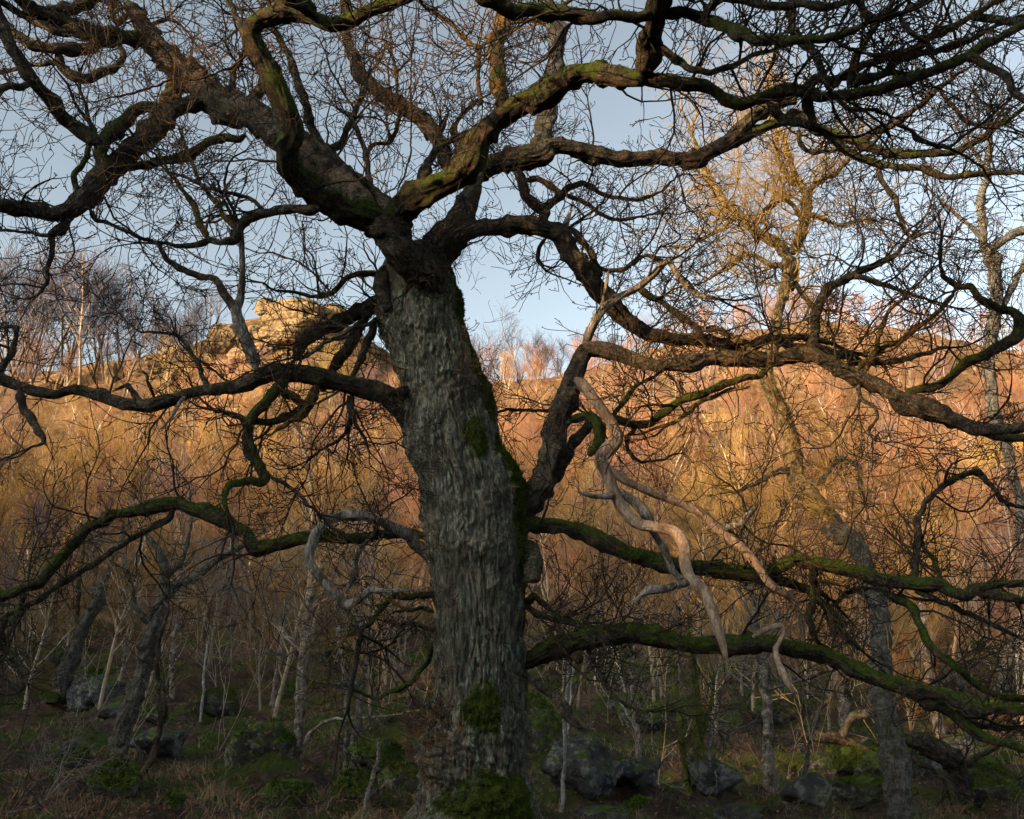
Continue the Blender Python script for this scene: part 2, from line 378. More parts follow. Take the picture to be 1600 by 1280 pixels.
# name | kind | parent | material | depth change (m) | twig density | points
OAK = '''
TR|trunk||trunkbark|-.5|0|F 742,1345,262 743,1300,226 745,1258,184 746,1205,150 750,1120,136 750,1040,136 750,960,138 748,900,142 746,850,148 740,800,148 727,750,138 713,700,136 702,650,130 689,600,124 676,550,122 664,505,118 657,460,112 652,425,104 655,395,92
FK|limb|TR|limbbark|-.9|0|F 672,490,60 676,450,62 668,412,66 A2 690,1140,170 620,1060,180 565,1000,165 520,975,140
D1|limb|FK|moss|-1.9|.5|A2 590,1010,150 500,965,160 400,940,145 300,880,135 210,800,125 150,720,120 130,640,120 150,580,125 130,500,120 90,410,120 40,310,115 0,230,110 -20,150,100 30,80,100 120,50,105 230,70,90 340,110,72 440,85,76 540,35,78 640,0,70 740,-40,60
D1u|limb|D1|moss|-.6|.4|A2 250,60,80 190,10,95 120,-50,90
D2|limb|FK|moss|-1.8|.4|A2 680,1120,110 630,1030,130 625,960,145 690,895,145 800,850,140 900,790,140 975,700,140 1010,620,130 1080,535,125 1180,475,125 1300,410,125 1420,350,120 1520,320,115 A3 500,345,105 580,345,100
D2v|limb|D2|moss|-.8|.3|A3 560,350,90 600,290,125 592,220,118 620,120,112 650,30,140 680,-60,150
D2r|limb|D2|moss|-.9|.8|A3 560,345,80 650,350,80 760,370,68 870,400,68 950,450,70 1030,475,58 1110,440,56 1200,405,56 1260,420,62 A4 520,440,60 600,430,60 700,405,60 800,380,58 900,350,58 1000,310,56 1100,270,52 1200,220,50 1300,170,48 1450,100,46
D2t|limb|D2v|moss|-.6|.9|A3 650,60,80 750,60,68 850,80,66 920,110,68 1000,160,66 1100,190,58 1200,175,52 1300,165,48 1400,165,46 1500,130,38 1580,95,28
D2a|branch|D2t|bark|-.5|.9|A3 840,80,50 890,30,48 930,-30,40
D2b|branch|D2v|bark|-.3|.8|A3 660,200,50 740,260,40 800,300,40 880,310,36 980,290,34 1060,250,30 1130,230,24 1200,210,18
TL|limb|D2v|moss|-.2|.6|A3 640,40,70 560,60,60 480,60,60 370,70,66 250,55,76 120,50,84 0,40,80 A2 1060,10,84 980,-40,80
G|limb|TR|limbbark|.7|.1|F 665,430,86 680,395,66 A2 880,1010,130 940,910,112 965,810,104 945,710,104 915,645,96
E1|limb|G|bark|.7|.5|A2 880,760,80 850,730,78 820,650,86 760,560,88 680,480,84 600,440,78 520,380,78 460,320,76 430,250,66 400,170,58 405,90,56 400,0,54 390,-60,50
E1s|stub|E1|bark|0|0|A2 810,600,44 835,550,32 855,510,14
E1b|branch|E1|bark|.2|.8|A2 840,640,26 900,600,22 960,575,18 1010,550,12
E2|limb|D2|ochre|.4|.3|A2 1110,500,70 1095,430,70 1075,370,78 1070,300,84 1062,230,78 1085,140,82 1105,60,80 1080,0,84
R2|limb|G|bark|.2|.3|A2 960,780,100 1020,740,115 1100,710,120 1200,710,125 1270,700,120 A3 150,665,95 200,650,80 280,660,80 380,690,88 480,710,88 600,705,80 720,710,78 820,700,82 900,660,84 960,625,84 1020,560,76 1080,505,72 1140,475,66 1210,450,62 1260,440,60
R2u|limb|R2|grey|.5|.4|A2 1270,700,90 1285,620,92 1290,520,92 1300,420,86 1318,320,86 1330,230,86 1332,140,88 1310,60,76 1280,0,66 1270,-50,60
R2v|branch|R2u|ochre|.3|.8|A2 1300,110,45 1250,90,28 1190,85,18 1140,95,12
R2b|limb|R2|moss|-.4|.8|A3 940,640,70 1050,600,58 1150,560,52 1200,540,50 1250,500,46 A4 480,570,50 560,590,50 640,620,48 740,650,48 830,670,48 930,685,44 1050,680,40 1130,665,36 1200,640,34 1300,570,28 1440,470,20
R2c|branch|R2b|moss|-.4|.9|A4 600,620,40 640,680,38 720,710,38 790,730,42 870,750,38 970,740,38 1040,775,38 1130,785,36 1250,765,30 1440,770,25
R2d|branch|R2c|bark|-.2|1|A4 775,720,30 790,800,30 840,870,30 870,950,28 890,1020,24 940,1055,20 1000,1030,15 1060,1050,11
Ka|branch|D2r|moss|.2|.6|A4 290,440,50 350,400,56 400,390,58 450,420,50 470,500,48 485,565,44
Kb|branch|D2r|moss|.3|.7|A4 440,420,50 460,380,52 500,340,52 560,350,44 640,340,40 760,345,38 850,320,28 930,330,18
Kc|branch|D2r|bark|0|.5|A4 280,450,46 320,500,48 360,535,46 420,545,48 500,570,40
Ke|branch|D2r|bark|-.2|.7|A3 1240,-30,38 1240,50,42 1250,120,44 1280,190,44 1340,240,44 1370,300,38 1390,350,32 1420,405,24
Kf|branch|D2v|bark|-.2|.8|A3 700,-30,60 850,-10,56 1050,5,54 1150,20,48 1260,20,46 1400,25,42 1540,10,38 A4 740,60,38 800,80,38 870,72,32 960,10,28 1000,-40,24
Kg|branch|D2r|bark|-.1|.8|A4 640,390,36 660,290,34 690,220,38 740,140,38 790,80,38 840,0,38 860,-50,34
Ki|branch|D2r|ochre|-.3|.9|A4 560,400,40 620,330,38 680,300,40 760,275,40 860,240,40 960,200,42 1050,150,38 1130,100,34 1230,50,33 1340,-10,33
Kj|branch|D2r|bark|.1|.9|A4 640,390,44 720,345,44 800,320,40 870,270,42 960,240,38 1080,210,34 1180,180,30 1280,130,25 1430,60,20
Kk|branch|D2r|bark|-.3|.8|A4 1150,250,44 1200,262,46 1260,300,46 1330,340,44 1390,410,44 1450,450,40
Kh|branch|Ki|bark|-.2|.8|A4 1180,80,34 1250,80,42 1340,85,42 1450,98,44
Kl|branch|Kf|bark|0|1|A4 870,80,28 900,130,25 940,170,24 980,185,16
Km|branch|R2b|bark|.1|1|A4 690,640,40 750,585,42 830,550,42 900,510,38 960,470,34 1030,410,30 1060,380,26 1120,330,18 1190,300,12
Ko|branch|D2r|bark|.2|1|A4 590,440,30 630,480,29 680,490,25 750,495,20 850,520,12
Kq|branch|Km|bark|.2|1|A4 1050,400,26 1100,470,25 1150,530,24 1230,560,20 1330,560,15 1430,590,10
Kr|branch|R2b|bark|.2|1|A4 415,580,28 430,640,26 480,680,25 560,680,24 640,670,18 700,690,11
Kt|branch|D2t|bark|.2|1|A4 580,170,24 620,220,22 700,240,20 800,240,19 880,210,15 930,180,10
Ku|branch|Kj|bark|.2|1|A4 860,560,22 920,580,26 960,620,28 1020,640,26 1090,660,22
L1|limb|FK|limbbark|1.3|.15|A2 600,1030,120 540,900,130 450,840,150 350,780,158 250,700,160 150,640,160 50,570,160 -40,510,165 A1 1020,470,160 900,380,150 770,270,125 660,180,105 600,90,90 570,35,60
L1a|limb|L1|moss|-.9|.5|A1 680,200,80 640,190,80 540,175,85 420,150,88 300,110,90 200,60,78 110,10,68 40,-50,58
L1b|branch|L1a|bark|-.3|.6|A1 340,120,46 300,148,44 230,135,44 120,90,40 40,30,38 -40,-10,36
L1c|branch|L1a|bark|.2|.5|A1 180,45,50 260,60,60 330,40,66 390,10,66 440,-40,60
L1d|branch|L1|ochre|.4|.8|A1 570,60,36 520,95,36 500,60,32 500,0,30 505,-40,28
L1e|branch|L1|bark|-.2|.7|A1 640,130,28 700,100,24 760,90,20 800,110,14
LA|limb|L1a|bark|-.5|.6|A1 480,170,60 440,200,60 400,222,66 330,222,60 240,210,58 130,190,48 60,140,44 -20,50,40
LAb|branch|LA|bark|.2|.5|A1 250,215,48 268,290,52 330,340,54 410,350,50 490,320,44 545,265,38 550,230,30 520,205,20
LAc|branch|LAb|bark|.1|.8|A1 262,285,26 240,285,25 150,290,24 70,310,22 -20,322,20
L2|limb|L1|bark|-1.1|.5|A1 930,480,100 820,480,92 740,505,98 680,570,105 610,650,110 530,720,115 450,790,122 380,870,122 320,925,104 240,945,78 140,940,74 0,920,70 -70,912,70
L2x|limb|L1|ochre|-.2|.2|A1 800,310,90 770,380,90 745,440,95 735,510,95
L2b|limb|L2|moss|-.3|.4|A1 740,500,66 640,480,60 560,520,76 500,580,78 462,630,80 450,690,66 480,750,58
LB|limb|L2b|bark|-.9|.5|A1 470,660,66 440,640,60 390,610,72 330,570,76 270,510,76 220,430,72 150,350,68 90,270,64 40,190,64 -10,90,64 -40,20,60
LBa|branch|LB|bark|-.2|.5|A1 150,370,40 100,385,42 40,375,48 -30,415,54
LBb|branch|L2|moss|.3|.9|A1 340,860,34 340,780,36 370,720,34 400,640,32 410,580,40 400,550,30
LBd|branch|L2|bark|-.1|.8|A1 330,920,54 280,1000,48 235,1040,40 230,1100,30 215,1180,26 205,1265,22 B1 165,175,16 110,190,10
LBe|branch|LBd|bark|.1|1|A1 235,1045,24 160,1040,20 80,1030,18 0,1020,15
L2c|branch|L1|moss|.1|.6|A1 1090,600,50 1060,620,44 1000,615,48 930,635,52 850,680,52 760,705,54 650,735,48 560,750,46 510,760,50
D1b|limb|L1|bark|-.3|.4|A2 420,800,66 385,750,60 345,700,58 290,650,54 260,590,48 240,540,46 225,480,44 200,400,44 170,320,42 140,250,38 115,190,34 80,120,30 60,40,26 50,-30,22
D1c|branch|L1|ochre|.3|.5|A1 1080,510,60 1110,460,66 1150,410,66 1168,360,56 1180,290,44 1170,220,34 1150,140,26 1150,60,20
D1d|branch|D1|bark|.3|.8|A1 1180,240,32 1110,200,30 1090,170,28 1060,90,30 1020,20,30 990,-40,28
D1e|branch|L1|bark|.3|.7|A1 1030,450,30 1030,380,34 1040,320,34 1060,280,30 1078,235,24 1090,190,14
D1f|branch|D1|ochre|-.1|.9|A1 1110,230,14 1085,255,14 1030,295,16 940,340,14 830,350,12 750,350,12 700,380,12 600,410,12 480,440,10 400,450,8
E3|branch|L1|grey|.2|.8|A2 515,900,34 508,820,30 500,770,30 490,690,32 470,620,30 440,560,32 420,510,28 380,485,20 350,470,12
E3b|branch|E3|ochre|.1|1|A2 495,680,28 530,638,25 590,625,22 628,570,24 640,510,20 625,420,18 625,320,20 600,240,16 560,170,12
E3c|branch|E3b|twig|.1|1|A2 625,320,16 660,290,14 690,240,13 700,160,10
E4|branch|D1b|bark|.3|.8|A2 290,670,45 330,650,46 380,620,42 400,570,34 440,500,34 470,430,28 485,390,24 500,320,14
E5|branch|E1|ochre|.2|.9|A2 985,470,16 1000,440,20 990,380,22 985,310,22 990,230,24 930,170,26 870,110,26 800,60,22 720,10,12
E6|branch|D2|bark|.4|.8|A2 720,860,58 740,790,56 760,740,50 790,680,36 850,640,24
E7|branch|G|bark|.2|.9|A2 900,640,40 870,590,30 900,520,25 960,480,22 1000,440,14
E8|branch|D2|twig|0|.2|A2 620,880,8 660,780,10 688,680,10 690,500,10 688,300,9 688,90,7
R1|limb|TR|bark|.5|.35|F 690,420,50 A2 900,1060,90 980,1015,84 1080,1010,94 1200,1010,96 1320,1035,96 A3 220,1060,104 250,1120,104 300,1190,104 370,1260,104 B3 300,60,100 370,130,100 440,190,95 490,260,88 560,320,88 620,358,80 720,375,70 820,370,68 900,380,60 1000,390,60 1080,390,56 1160,375,48 B4 380,400,44 480,400,46 560,420,52 640,450,46 720,500,36
R1s|stub|R1|snag|0|0|A3 225,1040,60 242,990,34 265,920,12
R1b|branch|R1|bark|-.1|.9|A3 250,1010,36 310,1060,34 350,1130,36 380,1190,30 450,1200,26 520,1180,24 600,1140,22 690,1160,20
R1c|branch|R1|bark|.2|1|A3 150,1060,30 120,1110,26 115,1160,20 150,1200,14
R6a|limb|R2|bark|.5|.4|A3 10,740,66 40,800,58 60,870,58 110,910,54 150,930,50 190,890,46 240,840,38 310,810,32 390,860,26 480,880,22 580,890,20 660,850,15 740,780,10
R6b|branch|R6a|bark|-.3|.4|A3 150,920,50 140,970,44 180,1010,34 230,1030,28
R6c|branch|R6a|ochre|.1|.6|A3 60,800,38 110,800,34 160,820,32 210,860,30
R6d|branch|R6a|bark|.1|1|A3 230,860,28 320,900,22 390,950,22 450,970,20 540,970,16 620,955,13
R3|limb|TR|limbbark|-.8|.12|F 775,840,60 B3 40,1160,120 100,1100,135 150,1010,138 175,920,132 185,830,126 195,750,125 225,650,122 265,560,112 300,470,104 335,415,90 420,430,84 500,450,78 600,480,72 700,490,68 800,490,76 860,445,84 940,440,78 1040,465,76 1140,465,78 1250,435,82 1330,430,80 1420,480,80 1520,530,78 B4 800,580,86 900,640,84 1000,680,82 1100,720,76 1200,765,72 1300,775,62 1450,750,58
R3m|limb|R3|moss|.1|.5|B4 820,620,66 900,680,60 1000,712,58 1100,745,50 1280,790,48 1450,815,46
R3u|branch|R3|snag|-.2|.6|B3 320,400,60 345,340,52 385,265,50 420,220,50 480,180,44 560,140,40 620,90,38 690,20,34 740,90,34 780,140,33 840,180,28 920,190,18
R3v|branch|R3u|bark|.1|.7|B3 560,140,36 640,190,38 720,240,38 790,290,34 850,350,32 890,400,24
R3w|stub|R3u|snag|-.1|0|B3 395,250,30 405,210,25 415,150,22 430,70,12
R3x|limb|R3|bark|.4|.2|B3 175,1010,60 205,960,60 240,910,60 265,850,58 300,790,54 335,740,46
R3y|branch|R3|moss|-.3|.1|B3 240,740,50 270,722,54 330,715,58 385,750,64 398,810,60 380,855,50 345,885,36
R3p|branch|R3|moss|.3|.7|B3 1150,490,36 1100,535,28 1000,560,36 930,580,36 860,620,40 760,650,44 690,690,44 610,735,42 530,740,42 440,722,34 400,730,20
R3q|branch|R3p|moss|.1|.9|B3 440,722,34 500,650,28 560,580,22 620,540,16 680,500,10
R3r|branch|R3p|gold|.2|.6|B3 1060,580,16 1030,590,20 960,595,24 880,630,25 800,680,25 740,730,24 715,745,30
R3s|branch|R3p|bark|.1|1|B3 560,740,28 540,770,26 510,820,25 520,880,22 570,915,16 660,910,14 740,880,10
R3t|branch|R3|bark|.5|.8|B2 1330,690,22 1290,690,18 1150,685,16 1060,700,14 1000,660,10
R3z|limb|R3|moss|-.7|.5|B4 890,640,50 930,605,42 1000,590,44 1080,550,46 1150,500,50 1250,450,54 1340,400,56 1400,360,58 1412,300,56 1370,240,50 1300,220,42 1220,180,38 1180,130,36 1120,130,32 1060,90,28 1050,30,20 1055,-80,16
R3a|limb|R3|bark|.2|.7|B4 470,440,60 490,380,58 500,320,54 500,240,50 540,170,48 600,110,45 680,70,40 760,30,35 850,0,30 A4 880,1090,22 920,1050,14
R3b|branch|R3a|bark|.1|1|B4 650,90,30 760,110,30 850,140,26 920,170,22 980,185,16
R3c|branch|R3|ochre|-.3|.3|B4 700,530,24 740,460,32 770,400,28 790,300,25 830,240,20 900,170,17 1000,70,11
R3d|branch|R3|ochre|-.2|.4|B4 680,510,28 740,445,30 860,380,26 960,310,25 1050,230,22 1130,140,14
R3e|branch|R3|bark|.2|.7|B4 620,490,28 700,472,32 800,475,34 900,450,30 1000,420,27 1085,405,18
R3f|branch|R1|gold|-.4|.1|B4 10,320,24 50,325,34 100,338,36 145,362,40 200,402,40 270,430,36
R3g|branch|R1|moss|.2|.9|B4 300,370,40 350,345,44 420,350,40 500,370,36 580,390,24
R3h|branch|R3|bark|-.2|.8|B4 700,560,28 685,590,26 705,635,25 760,680,22 770,720,18 730,780,14 760,820,12 860,830,9
X1|dead_limb|R3|dead|-.7|0|B3 270,540,60 325,585,70 390,670,64 445,750,66 462,815,84 425,860,86 395,905,84 425,975,74 460,1060,70 500,1130,66 560,1190,66 640,1208,66 715,1225,66 765,1285,66 C3 770,140,72 790,205,74 850,262,70 880,330,66 905,410,64 930,480,52 950,560,24
X1b|dead_branch|X1|snag|-.1|0|C3 800,225,40 730,240,42 690,255,44 640,258,54 610,262,50 575,285,26
X2|dead_limb|X1|dead|.5|.05|B3 440,940,50 480,985,50 540,1015,50 640,1060,52 750,1100,50 850,1150,50 920,1220,50 1000,1280,50 C3 1020,70,50 1090,155,54 1150,240,52 1230,290,44 1270,350,32 1290,430,28 1300,520,26 1325,600,14
X2b|dead_branch|X2|snag|.1|.2|B3 920,1235,44 960,1205,36 1020,1190,36 1050,1150,44 1085,1110,22
X3|dead_branch|X1|snag|.2|0|B3 480,1040,50 520,1075,56 570,1115,62 605,1165,54 630,1230,44 C3 680,90,40 710,170,40 750,215,34
X4|dead_branch|X3|snag|-.2|0|B3 470,1070,36 430,1070,36 370,1070,28 310,1058,16
R4|limb|TR|moss|-.6|.6|F 790,870,60 B3 60,1200,90 160,1200,80 300,1218,80 C3 380,45,86 500,90,86 620,125,84 740,145,84 850,160,82 950,178,84 1040,190,80 1110,180,76 1180,150,72 1260,122,70 1350,148,70 1450,168,70 1560,185,72 C4 820,215,72 950,235,68 1040,240,72 1100,280,68 1170,295,62 1230,262,52 1320,232,42 1450,235,36
R4a|limb|R4|moss|.2|.7|C3 1040,195,60 1100,220,62 1180,222,60 1260,235,50 1340,258,40 1400,300,24
R4b|branch|R4|moss|-.1|.8|C4 1210,275,44 1300,290,48 1450,302,44
R4c|branch|R4|moss|-.1|.9|C4 800,215,50 820,260,48 860,300,50 910,330,52 960,410,48 1010,500,48 1060,560,46 1130,620,42 1200,680,38 1300,730,33 1430,755,28
R4d|branch|R4|bark|.3|1|C4 930,240,44 940,150,42 940,80,40 955,0,34 B4 945,1180,30 1000,1080,31 1100,1000,34 1210,960,36 1280,1020,28 1330,1090,22 1400,1110,16
R4e|branch|R4|moss|.1|1|C4 1050,240,36 1045,180,34 1030,130,32 990,90,26 970,40,16
R4f|branch|R4|bark|.2|1|C4 930,250,34 1040,310,30 1130,350,29 1230,390,27 1330,440,24 1440,480,20
R4g|branch|R4|moss|.2|1|C4 480,130,36 488,220,36 490,300,40 462,370,38 480,430,36 505,495,30
R4h|branch|R4g|moss|.2|1|C4 495,290,36 560,350,40 598,400,42 602,440,38 650,480,28 710,535,18
R4i|branch|R4h|bark|.2|1|C4 560,340,20 600,300,24 640,270,26 700,250,24 790,258,18
R4s|stub|R4|bark|0|0|C4 312,160,26 314,120,20 318,90,10
R5|limb|TR|moss|-.9|.5|F 780,1035,70 C3 60,570,110 130,540,116 200,515,116 300,492,116 400,472,114 500,462,108 600,472,106 720,492,104 850,502,98 960,500,96 1080,490,92 1200,502,90 1300,525,90 C4 560,560,88 700,620,86 800,660,84 900,690,80 1000,712,78 1100,740,74 1200,770,68 1300,790,64 1450,805,58
R5a|limb|R5|moss|-.1|.5|C4 820,680,66 950,740,62 1050,780,60 1130,830,58 1230,900,54 1330,940,50 1450,970,44
R5b|dead_branch|R5|dead|-.3|0|C3 1070,470,36 1130,436,38 1185,420,32 1208,445,26 1190,490,26 1172,530,32 1190,600,40 1220,660,42 1250,718,14
R5c|branch|R5a|bark|.3|1|C4 1120,800,36 1200,850,34 1300,870,30 1400,880,24
R5s|burr|R5|ochre|-.1|0|C3 285,510,60 290,545,62 292,575,40
R6|dead_branch|TR|bark|-.7|0|F 800,1045,30 C3 70,640,40 130,690,50 200,760,58 240,830,56 310,878,30
R7|branch|TR|moss|-.3|.8|F 795,935,26 C3 50,325,34 110,375,34 200,395,34 280,415,33 350,435,28 420,430,14
R7b|branch|R7|moss|-.1|.9|C3 60,330,40 90,290,40 130,320,30 190,360,26 240,380,16
R8|branch|R5|bark|-.1|1|C3 330,520,30 355,560,22 400,640,22 450,720,20 520,780,18 600,800,16 700,800,12
BR|burr|TR|limbbark|-.3|0|C3 20,60,110 85,80,100 100,150,100 85,215,70
BR2|burr|TR|limbbark|-.35|0|B2 680,60,90 570,85,84 565,150,80 590,240,50
L3|limb|TR|bark|-.9|.25|B2 820,900,120 745,840,140 710,780,130 670,710,118 590,630,112 500,600,106 400,575,100 280,530,104 180,512,104 80,502,96 B1 1140,540,88 1040,580,66 950,600,58 850,615,56 760,640,74 660,665,70 560,655,68 480,630,64 400,600,58 330,590,56 250,615,52 140,605,58 70,570,58 0,540,66 -60,510,66
L3u|limb|L3|snag|-.1|.3|B1 1140,510,60 1125,460,68 1095,380,66 1060,290,66 1050,230,60 1068,190,46 1077,110,34 1077,0,34 A1 1072,1060,34 1060,1010,30
L3v|branch|L3u|bark|.1|.3|B1 1060,260,50 1020,200,52 995,150,44 960,105,38 900,95,35 820,60,36 740,10,32 A1 700,1090,20 650,1080,12
L3w|branch|L3|bark|.1|.9|B1 930,590,30 910,550,30 880,480,27 830,400,24 780,350,20 700,340,15 620,340,12 570,300,8
L3a|limb|L3|bark|-.2|.3|B1 85,590,44 95,640,46 105,690,48 140,740,48 180,790,38 192,825,28 150,845,16
L3b|branch|L3|bark|.1|.5|B1 -10,530,40 10,490,38 40,450,35 65,390,30 82,320,24 0,325,18 -30,320,14
L3c|stub|L3|bark|0|0|B1 630,650,46 595,605,34 570,578,28 530,590,14
L3d|stub|L3|bark|-.1|0|B1 690,640,14 668,585,18 655,535,15 640,520,10
L3e|dead_branch|L3|snag|-.3|0|B1 825,620,24 790,670,22 760,720,18 722,765,8
L3f|limb|L3|moss|-.3|.3|B1 1280,530,60 1240,600,58 1190,650,56 1130,710,58 1100,790,56 1110,870,56 1150,940,60 1182,980,54 1150,1008,46 1080,1003,42 1020,1015,36 1000,1070,30 1010,1130,22
L3g|branch|L3f|bark|0|.9|B1 1180,970,24 1260,1010,21 1330,1060,18 1420,1150,14
L3h|limb|L3f|bark|.1|.5|B1 1240,600,50 1290,625,46 1340,660,44 1290,705,40 1200,730,40 1130,740,38 1060,720,34 1000,700,28 955,688,18
L3i|dead_branch|L3|ochre|-.3|.1|B1 1420,560,60 1400,600,58 1380,650,56 1345,700,46 1290,740,26 1190,802,10
L3j|branch|L3|bark|0|.9|B2 430,610,36 418,680,32 440,740,25 480,800,20 503,868,9
L3k|branch|L3|bark|.1|1|B2 410,620,30 420,700,26 400,780,22 330,840,18 280,870,13
L3s|stub|TR|bark|-.4|0|B2 720,640,60 660,598,56 610,600,40
L4|limb|TR|bark|.1|.5|B2 640,180,100 570,205,92 500,230,84 420,265,78 330,310,74 240,350,72 208,400,56 170,460,40
L4a|limb|L4|bark|.1|.5|B2 500,260,64 450,335,60 420,390,58 380,450,56 345,505,48 290,600,34
L4b|branch|L4|bark|-.1|.6|B2 530,280,48 510,350,42 480,410,40 450,500,34 425,545,24
L4c|branch|TR|grey|-.5|.7|B2 640,240,26 590,252,24 500,300,25 400,340,25 300,390,22 205,452,18
L4d|branch|TR|ochre|-.2|.8|B2 600,90,50 530,80,42 480,80,35 400,105,30 340,165,28 280,180,24 200,165,20 100,155,15 30,120,12
L5|limb|TR|moss|.7|.5|F 720,850,50 C2 760,20,44 700,8,44 550,8,50 400,30,58 250,32,66 100,50,70 0,75,76 B1 1090,1232,74 980,1170,78 880,1140,74 780,1110,68 680,1115,68 580,1135,58 500,1160,54 400,1215,54 C1 370,20,58 310,70,58 240,150,60 170,220,58 80,260,54 0,300,56 -60,335,50
L5a|branch|L5|bark|.2|.8|B1 770,1120,44 740,1170,38 660,1210,34 C1 560,50,32 450,120,32 350,190,32 250,250,30 150,320,30 50,370,26 -20,400,22
L5b|branch|L5a|bark|-.3|.9|C1 30,375,34 10,440,32 20,490,30 50,540,30 80,620,28 100,700,24 60,720,16
L5c|branch|L5|bark|-.2|.9|C1 100,260,30 95,320,30 60,400,26 30,470,22 0,480,18
L5s|stub|L5|bark|0|0|B1 775,1120,40 785,1090,32 800,1075,18
L6|dead_limb|TR|snag|-.9|0|F 700,900,50 C2 810,180,84 770,110,82 700,55,74 B2 700,1250,64 640,1225,62 560,1180,58 480,1152,56 390,1152,54 310,1182,52 262,1240,50 248,1290,52 C2 235,80,52 242,150,52 290,210,50 350,280,58 395,328,56 450,308,42 510,262,34 590,265,28 680,262,18 715,266,10
L6a|branch|L6|bark|.2|.4|C2 395,335,34 440,400,30 465,460,33 450,550,33 430,650,30 410,740,20
L6b|branch|TR|moss|.2|.6|F 700,935,20 C2 790,290,36 690,290,35 600,290,32 560,330,28 520,410,25 470,440,20 400,470,14
L6c|branch|L6|grey|.3|.3|C2 400,275,28 430,190,34 450,120,30 500,40,22 B2 540,1190,18
L7|branch|TR|moss|.4|.5|F 690,1005,14 C2 800,500,26 760,580,26 700,660,28 620,710,25 540,740,20 470,720,18 420,690,14 360,680,9
L8|branch|TR|bark|.3|.5|F 690,975,14 C2 790,440,24 700,410,22 640,410,18 560,400,12
L9|branch|TR|bark|.1|.4|C2 790,360,30 740,340,24 660,350,18 600,370,12
L10|branch|L2|bark|.2|1|A1 400,930,26 430,980,24 500,1000,22 580,1030,21 640,1060,21 720,1085,22 800,1095,24 870,1090,28 925,1068,34
M1|limb|D1|bark|.2|.5|A1 1420,930,60 1350,928,54 1300,925,52 1230,935,48 1160,945,52 1100,975,56 1065,1020,56 1040,1070,52 980,1085,38 920,1065,38
M1a|branch|M1|ochre|.1|.8|A1 925,1065,36 900,1015,34 870,950,34 840,880,30 800,830,25 760,780,21 735,740,16 700,660,11
M1b|branch|M1|ochre|.1|.8|A1 1050,1020,34 1000,960,28 950,890,25 900,830,22 850,720,19 820,640,17 795,560,13
M1c|branch|M1|bark|-.1|.8|A1 1180,940,24 1120,890,23 1060,865,22 960,850,22 890,820,20 830,790,17 750,765,12
'''
class Br: pass
OFFSET = dict(R5b=-.32, X1=-.05, X2=-.05)
def build_branches(text, root_depth, start_parent=None):
    D = {}
    for ln in text.strip().splitlines():
        nm, kind, par, mat, dz, tw, pts = ln.split('|')
        b = Br(); b.name, b.kind, b.par, b.mat, b.tw = nm, kind, par, mat, float(tw)
        px = parse(pts)
        if par:
            p = D[par]; q = p.px; x0, y0 = px[0][:2]
            i = int(np.argmin((q[:, 0] - x0) ** 2 + (q[:, 1] - y0) ** 2)); d0 = p.dep[i]
        else: d0 = root_depth
        dz = float(dz)
        X = catmull(np.array(px), 10)
        if par and mat not in ('dead',):       # keep some of the angular kinks of the oak
            q_ = np.array(px); u_ = np.linspace(0, len(q_) - 1, len(X)); lin = np.stack([np.interp(u_, np.arange(len(q_)), q_[:, c_]) for c_ in range(3)], 1)
            X = X * .5 + lin * .5
        L = np.concatenate([[0], np.cumsum(np.hypot(*np.diff(X[:, :2], axis=0).T))]); t = L / L[-1]
        wob = .12 * np.sin(t * 7 + len(D)) * smooth(0, .3, t) * (1 if par else 0)
        b.px = X[:, :2]; b.dep = d0 + OFFSET.get(nm, 0) * (1 - .3 * t) + dz * t + wob * min(1, L[-1] / 400)
        P = []; r = []
        for (x, y, w), d in zip(X, b.dep):
            p3, tt = at(x, y, d); P.append(p3); r.append(max(w, 2.2) / 2 / F * tt)
        b.P, b.r = np.array(P), np.array(r)
        D[nm] = b
    return D
def gnarl(P, r, seed, amp=.30):
    s = np.concatenate([[0], np.cumsum(np.linalg.norm(np.diff(P, axis=0), axis=1))])
    rm = np.maximum(r, .012)
    f = np.cumsum(np.concatenate([[0], np.diff(s) / (rm[1:] * 7 + .05)]))
    off = np.stack([perlin(np.stack([f + seed, f * 0 + k * 7.7, f * 0], -1)) for k in range(3)], 1)
    w = smooth(0, .1, s)
    kn = perlin(np.stack([f * 1.7 + seed, f * 0 + 55, f * 0], -1))
    off2 = np.stack([perlin(np.stack([f * 2.7 + seed, f * 0 + 90 + k * 7.7, f * 0], -1)) for k in range(3)], 1)
    a = rm * amp * 1.6 + .012 * (rm < .07) * (amp > .2)
    r = r * (1 + .20 * kn); r = r * (.5 + .5 * smooth(0, r[0] * 1.6 + .01, s))
    return P + off * a[:, None] * w[:, None] + off2 * (a * .45)[:, None] * w[:, None], r
